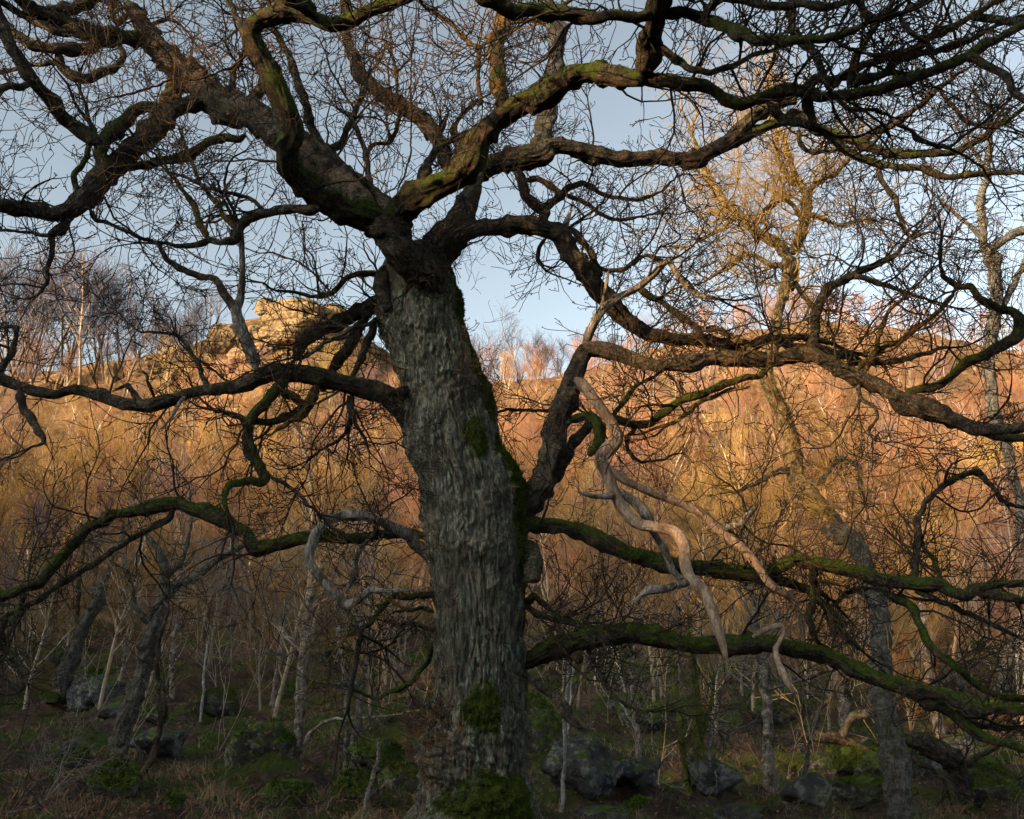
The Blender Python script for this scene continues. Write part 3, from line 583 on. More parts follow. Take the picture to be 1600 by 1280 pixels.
def limb_mesh(name, b, seed, mat, thick=False, bas=None, rs=1.0):
    rmax = b.r.max()
    far = max(1., b.P[0][1] / 10.5)
    ds = float(np.clip(rmax * .21, .0115, .034)) * far ** 1.1 if not thick else .0135
    x_, y_ = b.px[-1]
    if not thick and b.r[-1] > .03 and not (0 < x_ < 1600 and 0 < y_ < 1280):      # a limb that leaves the frame goes on and tapers
        d_ = b.P[-1] - b.P[-4]; d_ /= np.linalg.norm(d_); q = random.Random(int(seed * 100)); ex = [b.P[-1]]; er = [b.r[-1]]
        for k_ in range(9):
            d_ = d_ + np.array(rnd_unit(q)) * .38 + np.array([0, 0, .05]); d_ /= np.linalg.norm(d_); ex.append(ex[-1] + d_ * .22); er.append(max(.012, er[-1] * .8))
        b.P = np.vstack([b.P, catmull(np.array(ex), 4)[1:]]); b.r = np.concatenate([b.r, np.interp(np.linspace(0, 9, 37), np.arange(10), er)[1:]])
    P, r, s = resample(b.P, b.r, ds)
    if not thick: P, r = gnarl(P, r, seed, .08 if b.mat in ('dead', 'snag') else .30)
    r = r * (1 if thick else .74 if b.mat in ('dead',) else .80 if b.mat in ('snag', 'gold') else .80 if rmax < .06 else .82)
    sides = 340 if thick else int(np.clip(7 + rmax * 430 / far, 8, 76)); sides += sides % 2
    disp = wood if b.mat in ('dead', 'snag') else bark
    if thick:
        def disp(s_, th, r_, sd):
            d = bark(s_, th, r_, sd)
            for (s0, t0, ws, wt, a) in TRUNK_LUMPS:
                dt = np.abs((th - t0 + math.pi) % (2 * math.pi) - math.pi)
                m = np.exp(-((s_ - s0) / ws) ** 2 - (dt / wt) ** 2)
                q = np.stack([np.cos(th) * 6, np.sin(th) * 6, s_ * 13], -1)
                d = d + m * a * (1 + .8 * fbm(q, 3))
            return d
    V, Fq = tube(P, r, sides, disp if (rmax > .007) else None, seed=seed * 3.3)
    att = None
    if thick:      # where moss cushions grow on the trunk
        th = np.tile(np.linspace(0, 2 * math.pi, sides, endpoint=False), len(P)); sv = np.repeat(s, sides); mk = np.zeros(len(V))
        for (s0, t0, ws, wt) in MOSSP:
            dt = (th - t0 + math.pi) % (2 * math.pi) - math.pi
            mk[:len(th)] = np.maximum(mk[:len(th)], 1.35 * np.exp(-((sv - s0) / ws) ** 2 - (dt / wt) ** 2))
        mk = mk * (1 + 1.1 * fbm(V * 5 + 3, 4)); att = dict(moss=mk)
    return mesh(name, V - bas, Fq, mat, att=att), P, r, s
MOSSP = [(1.44, .12, .24, .42), (.55, .35, .34, .85), (3.9, .5, .22, .30), (3.3, 1.3, .7, .35), (4.9, 1.35, .9, .33), (1.9, 1.7, .9, .3), (.1, -.6, .3, 1.2)]
TRUNK_LUMPS = [(1.40, .1, .18, .36, .085), (.55, .3, .24, .7, .11), (.85, -.1, .3, .9, .05), (-.1, .0, .3, 3., .10), (1.0, -.95, .34, .75, .15), (.45, -.2, .25, .8, .07), (1.15, .5, .25, .6, .05), (5.35, -1.2, .26, .7, .08), (5.1, -.3, .2, .7, .05),
               (4.05, -1.0, .24, .6, .08), (4.35, 1.45, .22, .5, .06), (3.45, 1.2, .26, .6, .09), (3.1, -1.2, .25, .5, .06), (2.55, .3, .08, .22, .05), (2.9, .1, .10, .25, .04),
               (1.9, -1.0, .12, .3, .04), (4.6, .2, .12, .4, .04), (3.75, .1, .2, .6, .04)]
def spawn(b, P, r, s, rng, scale=1.0, dens=1.0, lev=2, rmin=.0036, far=1.0, u0=0.):
    """twigs and side shoots along a limb"""
    out = []; L = s[-1]; T = np.gradient(P, axis=0); T /= np.linalg.norm(T, axis=1)[:, None] + 1e-9
    n = int(L * 18 * b.tw * dens / far + rng.random())
    for k in range(n):
        u = rng.random() ** .85
        if u < u0: continue
        i = min(len(P) - 1, int(u * (len(P) - 1)))
        if s[i] < r[0] * 1.5: continue
        t = T[i]; a = rnd_unit(rng); a = np.array(a); a -= t * a.dot(t); a /= np.linalg.norm(a) + 1e-9
        if a[2] < -.2 and rng.random() < .35: a[2] *= -1
        d = norm(tuple(a * 1.0 + t * rng.uniform(.0, .9)))
        big = rng.random() < .17
        Lt = (rng.uniform(.7, 1.7) if big else rng.uniform(.18, .75)) * scale
        rt = min(r[i] * .6, (.014 if big else .0068) * scale)
        grow(out, tuple(P[i] + a * r[i] * .6), d, Lt, rt, lev + (1 if big else 0), rng, crook=.5, step=.075 * far * scale ** .5, up=.035, rmin=rmin)
    if r[-1] < .03 * scale and b.tw > .25:
        for k in range(2):
            grow(out, tuple(P[-1]), norm(tuple(T[-1] + np.array(rnd_unit(rng)) * .4)), rng.uniform(.5, 1.2) * scale, r[-1] * .9, lev + 1, rng, crook=.5, step=.075 * far * scale ** .5, up=.02, rmin=rmin)
    return out
def moss_fuzz(V, F_, dens, rng, base_n=None, hmin=.006, hmax=.02, thr=.25, mask=True, maxn=60000):
    """short moss and lichen blades standing on the upper side of a surface"""
    V = np.asarray(V); q = np.asarray(F_)
    a, b, c, d = V[q[:, 0]], V[q[:, 1]], V[q[:, 2]], V[q[:, 3]]
    n = np.cross(c - a, d - b); A = np.linalg.norm(n, axis=1) / 2; n /= np.linalg.norm(n, axis=1)[:, None] + 1e-12
    w = A * np.clip(n[:, 2] - thr, 0, 1)
    if mask: w = w * (perlin(a * 2.4 + 9) > -.15)
    tot = w.sum() * dens; N = int(min(tot, maxn))
    if N < 3: return None
    idx = rng.choice(len(q), N, p=w / w.sum())
    u = rng.rand(N, 1); v = rng.rand(N, 1)
    p = (a[idx] * (1 - u) + b[idx] * u) * (1 - v) + (d[idx] * (1 - u) + c[idx] * u) * v
    dr = n[idx] + rng.normal(size=(N, 3)) * .55; dr /= np.linalg.norm(dr, axis=1)[:, None]
    h = rng.uniform(hmin, hmax, (N, 1)); t = np.cross(dr, rng.normal(size=(N, 3))); t /= np.linalg.norm(t, axis=1)[:, None]
    wd = h * .22
    W = np.stack([p - t * wd - dr * .003, p + t * wd - dr * .003, p + dr * h], 1).reshape(-1, 3)
    return W, np.arange(N * 3).reshape(-1, 3)

# ---------------- build the oak
oakB = build_branches(OAK, 10.0)
obase = np.array([*oakB['TR'].P[0][:2], 0]); obase[2] = hz(obase[0], obase[1])
b = oakB['TR']; b.P = np.vstack([[obase[0] - .0, obase[1], obase[2] - .25], b.P]) if b.P[0][2] > obase[2] else b.P
if len(b.P) > len(b.r): b.r = np.concatenate([[b.r[0] * 1.25], b.r])
oak = thing('oak_tree', 'huge gnarled bare oak in front with furrowed leaning trunk and twisting mossy limbs', 'tree', obase)
LAB = dict(X1='bleached barkless dead limb twisting down right of the trunk', X2='long bare dead limb slanting down to the right', L6='pale looping dead limb left of the trunk',
           L3='big left limb with cracked grey wood', R5b='torn splintered strip of wood hanging from the lower limb', D1='dark mossy front limb curving up to the left',
           D2='mossy front limb sweeping up to the right', L1='thick rough upper left limb', R3='rising right limb that bends level', R6='broken dead branch drooping below the lowest limb')
splinters_todo = []; rng = random.Random(11); nrng = np.random.RandomState(4); nseg = 0
for i, (nm, b) in enumerate(oakB.items()):
    m, P, r, s = limb_mesh(b.kind, b, 3.1 + i * 1.37, M[b.mat], nm == 'TR', obase)
    o = obj(b.kind, m, oak)
    if nm in LAB: o['label'] = LAB[nm]
    if b.kind in ('dead_limb', 'dead_branch', 'stub'): splinters_todo.append((b, o))
    if b.tw > 0:
        sg = spawn(b, P, r, s, rng, dens=.6 if nm[0] == 'K' else 1.0)
        if nm in ('D1', 'D2', 'R4', 'R5', 'L5'): pass
        nseg += len(sg)
        tm = M['twig_ochre'] if (b.mat in ('ochre', 'gold') or rng.random() < .05) else M['twig']  # twigs on sun tinted limbs take the warm tint too
        twigs_obj('twigs', sg, tm, o, obase, kind='stuff')
    if b.mat in ('moss', 'ochre') and b.r.max() > .03:
        co = np.zeros(len(m.vertices) * 3); m.vertices.foreach_get('co', co); lp = np.zeros(len(m.loops), np.int32); m.loops.foreach_get('vertex_index', lp)
        fz = moss_fuzz(co.reshape(-1, 3), lp.reshape(-1, 4), 9000, nrng, maxn=5000)
        if fz: obj('moss', mesh('moss', fz[0], fz[1], M['mossfuzz'], sm=False), o, kind='stuff')
print('oak twig segments', nseg)

def splinters(b, o, mat, n=7):
    """jagged fibres where a dead limb has snapped"""
    P, r = b.P, b.r; T = P[-1] - P[-3]; T /= np.linalg.norm(T); A = []; B2 = []; ra = []; rb = []
    for k in range(n):
        a = nrng.normal(size=3); a -= T * a.dot(T); a /= np.linalg.norm(a); R0 = max(r[-1], .012)
        p0 = P[-1] + a * R0 * .5 - T * R0 * 1.5; L_ = R0 * rng.uniform(2.5, 6.5)
        A.append(p0); B2.append(p0 + (T + a * rng.uniform(-.15, .3)) * L_); ra.append(R0 * .42); rb.append(.001)
    m = segs_mesh('splinter', np.array(A) - obase, np.array(B2) - obase, ra, rb, mat); obj('splinter', m, o)
def lumpy(c, rad, seed, n=40, amp=.28, freq=3.0, planes=0, flat=1.0):
    """a rounded lump of rock or moss as a quad sphere; planes > 0 cuts facets"""
    u = np.linspace(-1, 1, n); out = []; Fc = []; o = 0; rs = np.random.RandomState(seed)
    pl = rs.normal(size=(planes, 3)) if planes else None
    if planes: pl /= np.linalg.norm(pl, axis=1)[:, None]; ph = rs.uniform(.62, 1.0, planes)
    for ax in range(3):
        for sg in (-1, 1):
            A, B = np.meshgrid(np.tan(u * math.pi / 4), np.tan(u * math.pi / 4), indexing='ij')
            q = np.zeros((n, n, 3)); q[..., ax] = sg; q[..., (ax + 1) % 3] = A * sg; q[..., (ax + 2) % 3] = B
            out.append(q.reshape(-1, 3)); k = np.arange(n * n).reshape(n, n) + o; o += n * n
            Fc.append(np.stack([k[:-1, :-1], k[1:, :-1], k[1:, 1:], k[:-1, 1:]], -1).reshape(-1, 4))
    D = np.vstack(out); D /= np.linalg.norm(D, axis=1)[:, None]; Fc = np.vstack(Fc)
    rr = np.ones(len(D))
    if planes:
        dn = D @ pl.T; rr = np.min(np.where(dn > .05, ph / np.maximum(dn, .05), 9), axis=1); rr = np.minimum(rr, 1.25)
    rr = rr * (1 + amp * fbm(D * freq * .5 + seed, 5) + (.05 * ridged(D * freq * 2 + seed, 2) if planes else .10 * fbm(D * freq * 5, 3)))
    if planes:
        st = D[:, 2] * rr * 2.1 + .7 * perlin(D * 1.6 + seed); f = st - np.floor(st)
        rr = rr * (1 - .045 * np.exp(-((f - .5) / .10) ** 2))
    return np.asarray(rad) * D * rr[:, None] , Fc
for b_, o_ in splinters_todo: splinters(b_, o_, M[b_.mat])
def moss_pad(px, py, d, w, h, dep, seed, name='moss_clump'):
    p, t = at(px, py, d)
    V, Fc = lumpy(None, (w / F * t / 2, dep, h / F * t / 2), seed, 26, .75, 6)
    V = V + p - obase; o = obj(name, mesh(name, V, Fc, M['mosspad']), oak)
    fz = moss_fuzz(V, Fc, 26000, nrng, hmin=.01, hmax=.035, thr=-.6, mask=False, maxn=16000)
    obj('moss', mesh('moss', fz[0], fz[1], M['mossfuzz'], sm=False), o, kind='stuff')
tro = next(o for o in oak.children if o.name == 'trunk')
co = np.zeros(len(tro.data.vertices) * 3); tro.data.vertices.foreach_get('co', co); co = co.reshape(-1, 3)
mk = np.zeros(len(co)); tro.data.attributes['moss'].data.foreach_get('value', mk)
lp = np.zeros(len(tro.data.loops), np.int32); tro.data.loops.foreach_get('vertex_index', lp); lp = lp.reshape(-1, 4); lp = lp[mk[lp].min(1) > .5]
fz = moss_fuzz(co, lp, 22000, nrng, hmin=.008, hmax=.028, thr=-1.2, mask=False, maxn=30000)
obj('moss', mesh('moss', fz[0], fz[1], M['mossfuzz'], sm=False), tro, kind='stuff')
moss_pad(712, 480, 9.50, 22, 50, .12, 7)
# thickets of thin shoots round the burrs on the trunk
def shoots(px, py, w, h, n, L, mat, d=9.62, side=-1):
    sg = []
    for k in range(n):
        p, t = at(px + nrng.normal() * w, py + nrng.normal() * h, d + rng.uniform(-.1, .15))
        dd = norm((side * rng.uniform(-.2, 1.2), -rng.uniform(0, .8), rng.uniform(-.3, .8)))
        grow(sg, tuple(p), dd, rng.uniform(.5, 1.2) * L, .0032, 1, rng, crook=.35, step=.05, up=.08, rmin=.0018)
    twigs_obj('epicormic_shoots', sg, mat, oak, obase, kind='stuff')
shoots(712, 1180, 26, 48, 330, .26, M['twig_rust'], 9.58)
shoots(700, 1150, 16, 50, 120, .30, M['twig'], 9.6)
shoots(612, 480, 12, 36, 130, .16, M['twig'], 9.4); shoots(678, 520, 22, 14, 90, .14, M['twig'], 9.3)
shoots(700, 715, 14, 18, 110, .18, M['twig'], 9.35); shoots(790, 850, 10, 30, 60, .3, M['twig'], 9.6, 1)
shoots(680, 400, 26, 26, 90, .4, M['twig'], 9.2, 1); shoots(725, 640, 20, 60, 26, .4, M['twig_ochre'], 9.3, .3)

# ------------------------------------------------------------------ ground
def warp(n, lo, hi, c, near):
    a = math.asinh((lo - c) / near); b_ = math.asinh((hi - c) / near); return c + near * np.sinh(np.linspace(a, b_, n))
gx = warp(350, -260, 260, 0, 9); gy = warp(440, -200, 380, 14, 11)
GX, GY = np.meshgrid(gx, gy, indexing='xy'); GZ = height(GX, GY)
Vg = np.stack([GX, GY, GZ], -1).reshape(-1, 3); k = np.arange(len(gx) * len(gy)).reshape(len(gy), len(gx))
Fg = np.stack([k[:-1, :-1], k[:-1, 1:], k[1:, 1:], k[1:, :-1]], -1).reshape(-1, 4)
mg, nt, N, L, bs = newmat('woodland_floor')
tc = N.new('ShaderNodeTexCoord'); v = tc.outputs['Object']
litter = ramp(nt, noise(nt, v, 7, 7, .75), [(.3, (.018, .013, .010)), (.5, (.055, .038, .03)), (.7, (.15, .10, .075))])
mossy = ramp(nt, noise(nt, v, 9, 6, .7), [(.3, (.018, .03, .006)), (.7, (.08, .10, .022))])
brak = ramp(nt, noise(nt, v, 1.3, 8, .75), [(.3, (.06, .032, .02)), (.5, (.17, .095, .045)), (.70, (.34, .22, .09))])
sxyz = N.new('ShaderNodeSeparateXYZ'); L.new(v, sxyz.inputs[0])
c = mixc(nt, maprange(nt, noise(nt, v, .9, 5, .65), .46, .55), litter, mossy)
fz_ = maths(nt, 'ADD', maprange(nt, sxyz.outputs[1], 28, 48), maprange(nt, noise(nt, v, .25, 4), .3, .7, -.5, .5), True)
c = mixc(nt, fz_, c, brak)
L.new(c, bs.inputs['Base Color']); bs.inputs['Roughness'].default_value = 1; bs.inputs['Specular IOR Level'].default_value = .1
bp = N.new('ShaderNodeBump'); bp.inputs['Strength'].default_value = .9; bp.inputs['Distance'].default_value = .12
L.new(noise(nt, v, 9, 8, .8), bp.inputs['Height']); L.new(bp.outputs[0], bs.inputs['Normal'])
obj('ground', mesh('ground', Vg, Fg, mg), kind='structure')

# ------------------------------------------------------------------ rocks
def rock_mat(name, a, b_, c_, moss, liche):
    m, nt, N, L, bs = newmat(name); tc = N.new('ShaderNodeTexCoord'); v = tc.outputs['Object']
    c = ramp(nt, noise(nt, v, 2.2, 8, .7), [(.3, a), (.5, b_), (.7, c_)])
    c = mixc(nt, maprange(nt, noise(nt, v, 5, 6, .7), .5, .58, 0, .6), c, liche)
    g = N.new('ShaderNodeNewGeometry'); sx = N.new('ShaderNodeSeparateXYZ'); L.new(g.outputs['Normal'], sx.inputs[0])
    h = maths(nt, 'ADD', sx.outputs[2], maprange(nt, noise(nt, v, 2.4, 6, .7), .3, .7, -.8, .8))
    c = mixc(nt, maprange(nt, h, 1.3 - 1.2 * moss, 1.5 - 1.2 * moss), c, ramp(nt, noise(nt, v, 16, 4, .7), [(.35, (.02, .034, .006)), (.65, (.075, .095, .02))]))
    L.new(c, bs.inputs['Base Color']); bs.inputs['Roughness'].default_value = .95; bs.inputs['Specular IOR Level'].default_value = .15
    bp = N.new('ShaderNodeBump'); bp.inputs['Strength'].default_value = .7; bp.inputs['Distance'].default_value = .05
    L.new(noise(nt, v, 14, 8, .75), bp.inputs['Height']); L.new(bp.outputs[0], bs.inputs['Normal'])
    return m
M['rock'] = rock_mat('gritstone_boulder', (.012, .012, .012), (.045, .045, .044), (.13, .125, .12), .5, (.20, .20, .19))
M['mossrock'] = rock_mat('mossy_boulder', (.015, .014, .012), (.05, .045, .038), (.11, .10, .08), 1.05, (.22, .22, .18))
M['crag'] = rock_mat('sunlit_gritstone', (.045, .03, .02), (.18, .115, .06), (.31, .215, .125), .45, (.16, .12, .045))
def boulder(px, py, w, h, seed, mat, name, label, d=None, planes=9, fuzz=True, depth=1.0, group=None, n=25, cat='boulder'):
    """px, py: centre of the foot of the rock in the photograph"""
    if d is None: g, d = ground_at(px, py)
    p, t = at(px, py, d); g = np.array([p[0], p[1] + w / F * t * .35 * depth, 0.]); g[2] = hz(g[0], g[1])
    W = w / F * t / 2; Hh = h / F * t
    V, Fc = lumpy(None, (W, W * depth, Hh * .72), seed, n, .20, 3.4, planes + 4); V[:, 2] += Hh * .24
    m = mesh(name, V, Fc, M[mat]); o = obj(name, m, label=label, category=cat); o.location = g
    if group: o['group'] = group
    if fuzz and mat == 'mossrock':
        fz = moss_fuzz(V, Fc, 5000, nrng, hmin=.02, hmax=.06, thr=.1, maxn=5000)
        if fz: obj('moss', mesh('moss', fz[0], fz[1], M['mossfuzz'], sm=False), o, kind='stuff')
    return o
boulder(905, 1236, 104, 82, 21, 'rock', 'boulder', 'big dark boulder with pale lichen streaks right of the oak trunk', planes=12, n=46)
boulder(835, 1190, 100, 80, 22, 'mossrock', 'mossy_boulder', 'mossy boulder just behind the right edge of the oak trunk')
boulder(395, 1195, 120, 66, 23, 'mossrock', 'mossy_boulder', 'squat mossy boulder with overhanging moss beside the left birch trunk')
boulder(455, 1262, 90, 46, 24, 'mossrock', 'mossy_boulder', 'low green boulder at the foot of the left birch trunk')
boulder(138, 1112, 90, 40, 25, 'rock', 'boulder', 'pale grey boulder between the two leaning trunks at left')
boulder(175, 1250, 84, 48, 26, 'mossrock', 'mossy_boulder', 'green topped tussocky boulder at lower left')
boulder(585, 1215, 90, 46, 27, 'mossrock', 'mossy_boulder', 'flat mossy boulder left of the oak base')
boulder(258, 1262, 40, 28, 28, 'mossrock', 'mossy_boulder', 'small round mossy boulder at the lower left edge of the ground')
boulder(975, 1212, 60, 40, 29, 'mossrock', 'mossy_boulder', 'green boulder right of the dark boulder')
boulder(1010, 1292, 150, 44, 30, 'mossrock', 'mossy_boulder', 'long low mossy boulder at the bottom centre right', d=12.5)
boulder(1165, 1283, 70, 26, 31, 'rock', 'boulder', 'pale flat stone beside the green multi stemmed tree')
boulder(945, 1290, 70, 30, 32, 'rock', 'boulder', 'pale stone at the bottom edge right of the oak', d=12)
boulder(560, 990, 50, 50, 33, 'rock', 'boulder', 'grey boulder among birch trunks on the slope left of the oak')
boulder(620, 1005, 60, 80, 34, 'rock', 'boulder', 'tall grey rock on the slope just left of the oak trunk')
boulder(1320, 1215, 80, 34, 35, 'mossrock', 'mossy_boulder', 'mossy boulder left of the reddish right trunk')
boulder(1350, 1270, 90, 40, 36, 'mossrock', 'mossy_boulder', 'broad mossy boulder at the foot of the reddish right trunk')
STONES = []
for q in range(60):
    x_, y_ = R.uniform(10, 1590), R.uniform(985, 1265)
    if 640 < x_ < 860: continue
    s_ = R.uniform(26, 64) * (.5 + (y_ - 990) / 300)
    STONES.append((x_, y_, None)); mt_ = R.choice(['mossrock', 'mossrock', 'mossrock', 'rock'])
    STONES[-1] = (x_, y_, mt_, boulder(x_, y_, s_ * 1.3, s_ * .6, 50 + q, mt_, 'slope_stone', 'small stone half sunk in moss and bracken on the lower slope', planes=8, group='small stones scattered on the lower slope', n=14, cat='stone'))
# the crag on the skyline
CR = 103.0
def crag(px, py, w, h, seed, label, d=CR, dep=.7, planes=10, sx=0):
    """a block of bedded gritstone: boxy, undercut, split by level and upright joints"""
    rs = np.random.RandomState(seed)
    w *= .8; h *= .85; p, t = at(px, py, d); W = w / F * t / 2; Hh = h / F * t / 2
    V, Fc = lumpy(None, (1, 1, 1), seed, 26, 0, 3, 0); D = V / np.linalg.norm(V, axis=1)[:, None]
    a = rs.uniform(-.5, .5); Dr = np.stack([D[:, 0] * math.cos(a) - D[:, 1] * math.sin(a), D[:, 0] * math.sin(a) + D[:, 1] * math.cos(a), D[:, 2]], 1)
    q = 3.4; rr = 1 / (np.abs(Dr) ** q).sum(1) ** (1 / q); P = D * rr[:, None] * .86
    st = P[:, 2] * 1.9 + .25 * perlin(P * 1.2 + seed); ly = np.floor(st); f = st - ly
    sh = perlin(np.stack([ly * 3.7 + seed, ly * 0, ly * 0], -1)) * .35
    k = 1 + .34 * fbm(P * 1.5 + seed, 5) + .10 * ridged(P * 2.6 + seed, 3) + .16 * perlin(np.stack([ly * 5.3, np.arctan2(P[:, 1], P[:, 0]) * .9, ly * 0 + seed], -1))
    k = k * (1 - .16 * np.exp(-(np.minimum(f, 1 - f) / .07) ** 2)) * (1 - .12 * np.exp(-(perlin(P * np.array([2.2, 2.2, .3]) + 5) / .05) ** 2))
    P = P * np.stack([k, k, 1 + (k - 1) * .5], 1); P[:, 0] += sh + P[:, 2] * sx
    o = obj('rock_outcrop', mesh('rock_outcrop', P * np.array([W, W * dep, Hh]), Fc, M['crag'], sm=False), label=label, category='rock'); o.location = p
crag(462, 496, 122, 66, 61, 'largest sunlit gritstone crag with a flat top on the skyline', planes=14)
crag(412, 480, 34, 40, 62, 'grey tooth of rock at the left end of the highest crag', d=102)
crag(440, 526, 96, 40, 63, 'sunlit slab of rock below the highest crag', d=98)
crag(522, 496, 56, 52, 64, 'smaller sunlit crag to the right of the highest crag', d=104)
crag(346, 530, 56, 64, 65, 'steep leaning rock on the skyline left of the crag', d=99, sx=.2)
crag(380, 556, 64, 30, 66, 'low rock on the slope under the skyline rocks', d=93)
crag(352, 572, 44, 26, 67, 'small sunlit stone on the slope below the leaning rock', d=91)
crag(172, 588, 28, 64, 68, 'narrow sunlit rock buttress on the skyline at far left', d=101)
crag(228, 578, 90, 50, 69, 'broad heather topped rock buttress on the left skyline', d=103)
crag(415, 545, 50, 24, 71, 'flat broken slab on the slope under the sunlit slab', d=96)
crag(395, 520, 30, 30, 72, 'upright block between the leaning rock and the highest crag', d=100)
crag(322, 562, 36, 26, 73, 'tumbled block below and left of the leaning rock', d=96)
crag(300, 580, 30, 22, 74, 'small tumbled block farther down to the left', d=94)
crag(490, 540, 60, 26, 75, 'low ledge of rock under the right end of the highest crag', d=98)
crag(268, 590, 30, 34, 70, 'small round rock in the trees left of the crag', d=95)
# ------------------------------------------------------------------ single trees in the middle distance, also read off the photograph
def mid_tree(name, label, text, mat, twigmat, d=None, dens=.8, scale=1.2, cat='tree', group=None, lev=2, dz=0):
    first = text.strip().splitlines()[0].split('|'); px = parse(first[6])
    if d is None: g, d = ground_at(px[0][0], px[0][1])
    B_ = build_branches(text, d)
    b0 = list(B_.values())[0]; z = hz(b0.P[0][0], b0.P[0][1])
    if b0.P[0][2] > z - .1:
        nb = b0.P[0].copy(); nb[2] = z - .3; b0.P = np.vstack([nb, b0.P]); b0.r = np.concatenate([[b0.r[0] * 1.15], b0.r])
    base = np.array([b0.P[0][0], b0.P[0][1], z]); t = thing(name, label, cat, base, group)
    far = max(1, d / 14)
    for i, (nm, b) in enumerate(B_.items()):
        m, P, r, s = limb_mesh(b.kind, b, d + i * 2.3, M[b.mat or mat], False, base)
        o = obj(b.kind, m, t)
        if b.tw > 0:
            sg = spawn(b, P, r, s, rng, scale=scale, dens=dens * .75 / far ** .5, u0=.45 if i == 0 else 0., lev=lev, rmin=.0026 * max(1, d / 13), far=far ** .6)
            twigs_obj('twigs', sg, M[twigmat], o, base, kind='stuff')
            global nseg; nseg += len(sg)
    return t
mid_tree('birch_tree', 'tall leaning birch with golden lit trunk rising behind the right limbs of the oak', '''
T|trunk||grey|3.6|.2|F 1406,1310,62 C4 850,1150,134 840,1000,128 820,850,120 800,700,112 790,560,104 790,450,100 780,330,96 750,230,94 700,120,100 660,40,104 B4 600,1220,110 540,1140,108
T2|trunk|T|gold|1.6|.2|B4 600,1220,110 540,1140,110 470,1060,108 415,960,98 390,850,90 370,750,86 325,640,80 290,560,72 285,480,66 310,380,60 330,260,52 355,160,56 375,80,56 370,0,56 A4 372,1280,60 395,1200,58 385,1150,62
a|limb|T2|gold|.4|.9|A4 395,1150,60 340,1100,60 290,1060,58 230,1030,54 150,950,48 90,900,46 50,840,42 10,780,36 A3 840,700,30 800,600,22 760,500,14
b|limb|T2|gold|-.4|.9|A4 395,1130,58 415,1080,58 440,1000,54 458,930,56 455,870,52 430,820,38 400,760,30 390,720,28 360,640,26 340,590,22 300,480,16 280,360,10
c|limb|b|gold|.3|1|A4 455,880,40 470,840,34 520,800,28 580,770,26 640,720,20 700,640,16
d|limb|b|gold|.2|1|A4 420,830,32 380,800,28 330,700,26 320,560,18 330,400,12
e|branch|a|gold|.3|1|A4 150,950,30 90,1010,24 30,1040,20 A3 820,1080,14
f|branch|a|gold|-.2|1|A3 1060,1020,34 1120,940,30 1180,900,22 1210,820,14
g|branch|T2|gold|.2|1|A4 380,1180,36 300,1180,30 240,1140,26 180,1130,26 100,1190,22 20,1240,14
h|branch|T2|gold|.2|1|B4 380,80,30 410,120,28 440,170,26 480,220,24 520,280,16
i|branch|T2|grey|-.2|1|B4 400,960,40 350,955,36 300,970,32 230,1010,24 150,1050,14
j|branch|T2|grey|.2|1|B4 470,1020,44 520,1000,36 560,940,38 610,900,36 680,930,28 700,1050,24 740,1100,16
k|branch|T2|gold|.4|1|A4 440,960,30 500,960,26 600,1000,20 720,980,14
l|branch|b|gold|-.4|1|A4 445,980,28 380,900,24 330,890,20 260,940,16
''', 'gold', 'twig_gold', d=13.8, dens=1.5, scale=1.7, lev=3)  # upper trunk and limbs carry painted sunlight, the lower trunk stays grey
mid_tree('oak_tree', 'rust barked tree rising at the right edge above the crossing limbs', '''
T|trunk||grey|.4|.35|C4 1325,725,74 1350,600,60 1372,480,52 1395,330,50 B4 1410,1200,50 1400,1050,50 1375,950,52 1345,850,56 1290,700,60 1270,550,62 1270,400,64 1290,300,66 1300,200,66 1290,100,60 1300,0,58 A4 1270,1170,54 1240,1050,44 1232,930,44 1240,850,44 1265,790,38 1260,720,30 1270,600,20 1262,480,14
a|limb|T||-.3|.9|A4 1255,1130,44 1310,1080,40 1370,1030,44 1450,1020,48
b|branch|T||.2|1|A4 1262,800,26 1220,700,22 1150,600,18 1100,520,12
c|branch|T||.2|1|A4 1235,1060,26 1180,1000,22 1100,940,18 1020,860,12
d|limb|T||.2|1|B4 1300,260,44 1340,200,36 1390,100,32 1440,0,26
''', 'grey', 'twig', d=None, dens=1.3, scale=1.6)
mid_tree('oak_tree', 'thick grey leaning trunk with broken crown among moss left of the birches', '''
T|trunk||grey|.3|.2|C1 500,1010,112 530,900,98 565,800,92 600,720,88 640,620,80 668,510,88 690,430,92 700,390,70 730,290,55 735,200,50 720,120,36 690,60,30 650,0,22
a|limb|T|grey|-.4|.7|C1 640,400,44 720,310,44 800,225,46 870,200,46 960,130,40 1040,80,34 1100,40,26
b|limb|T|grey|.2|1|C1 738,210,34 790,150,30 820,90,26 840,30,20 850,-60,14
c|branch|T|grey|-.2|1|C1 690,410,40 640,390,34 600,330,26 590,240,18
''', 'grey', 'twig_grey', dens=1.2, scale=1.2)
mid_tree('oak_tree', 'stout grey trunk leaning right at the far left of the slope', '''
T|trunk||grey|.3|.4|C1 265,745,96 285,650,86 310,560,82 345,470,78 385,390,72 440,300,58 470,200,44 500,120,30 540,40,24 580,-60,16
a|limb|T|ochre|.2|.9|C1 350,470,36 342,350,28 348,250,24 365,120,20 375,0,14
''', 'grey', 'twig_grey', dens=1.1, scale=1.3)
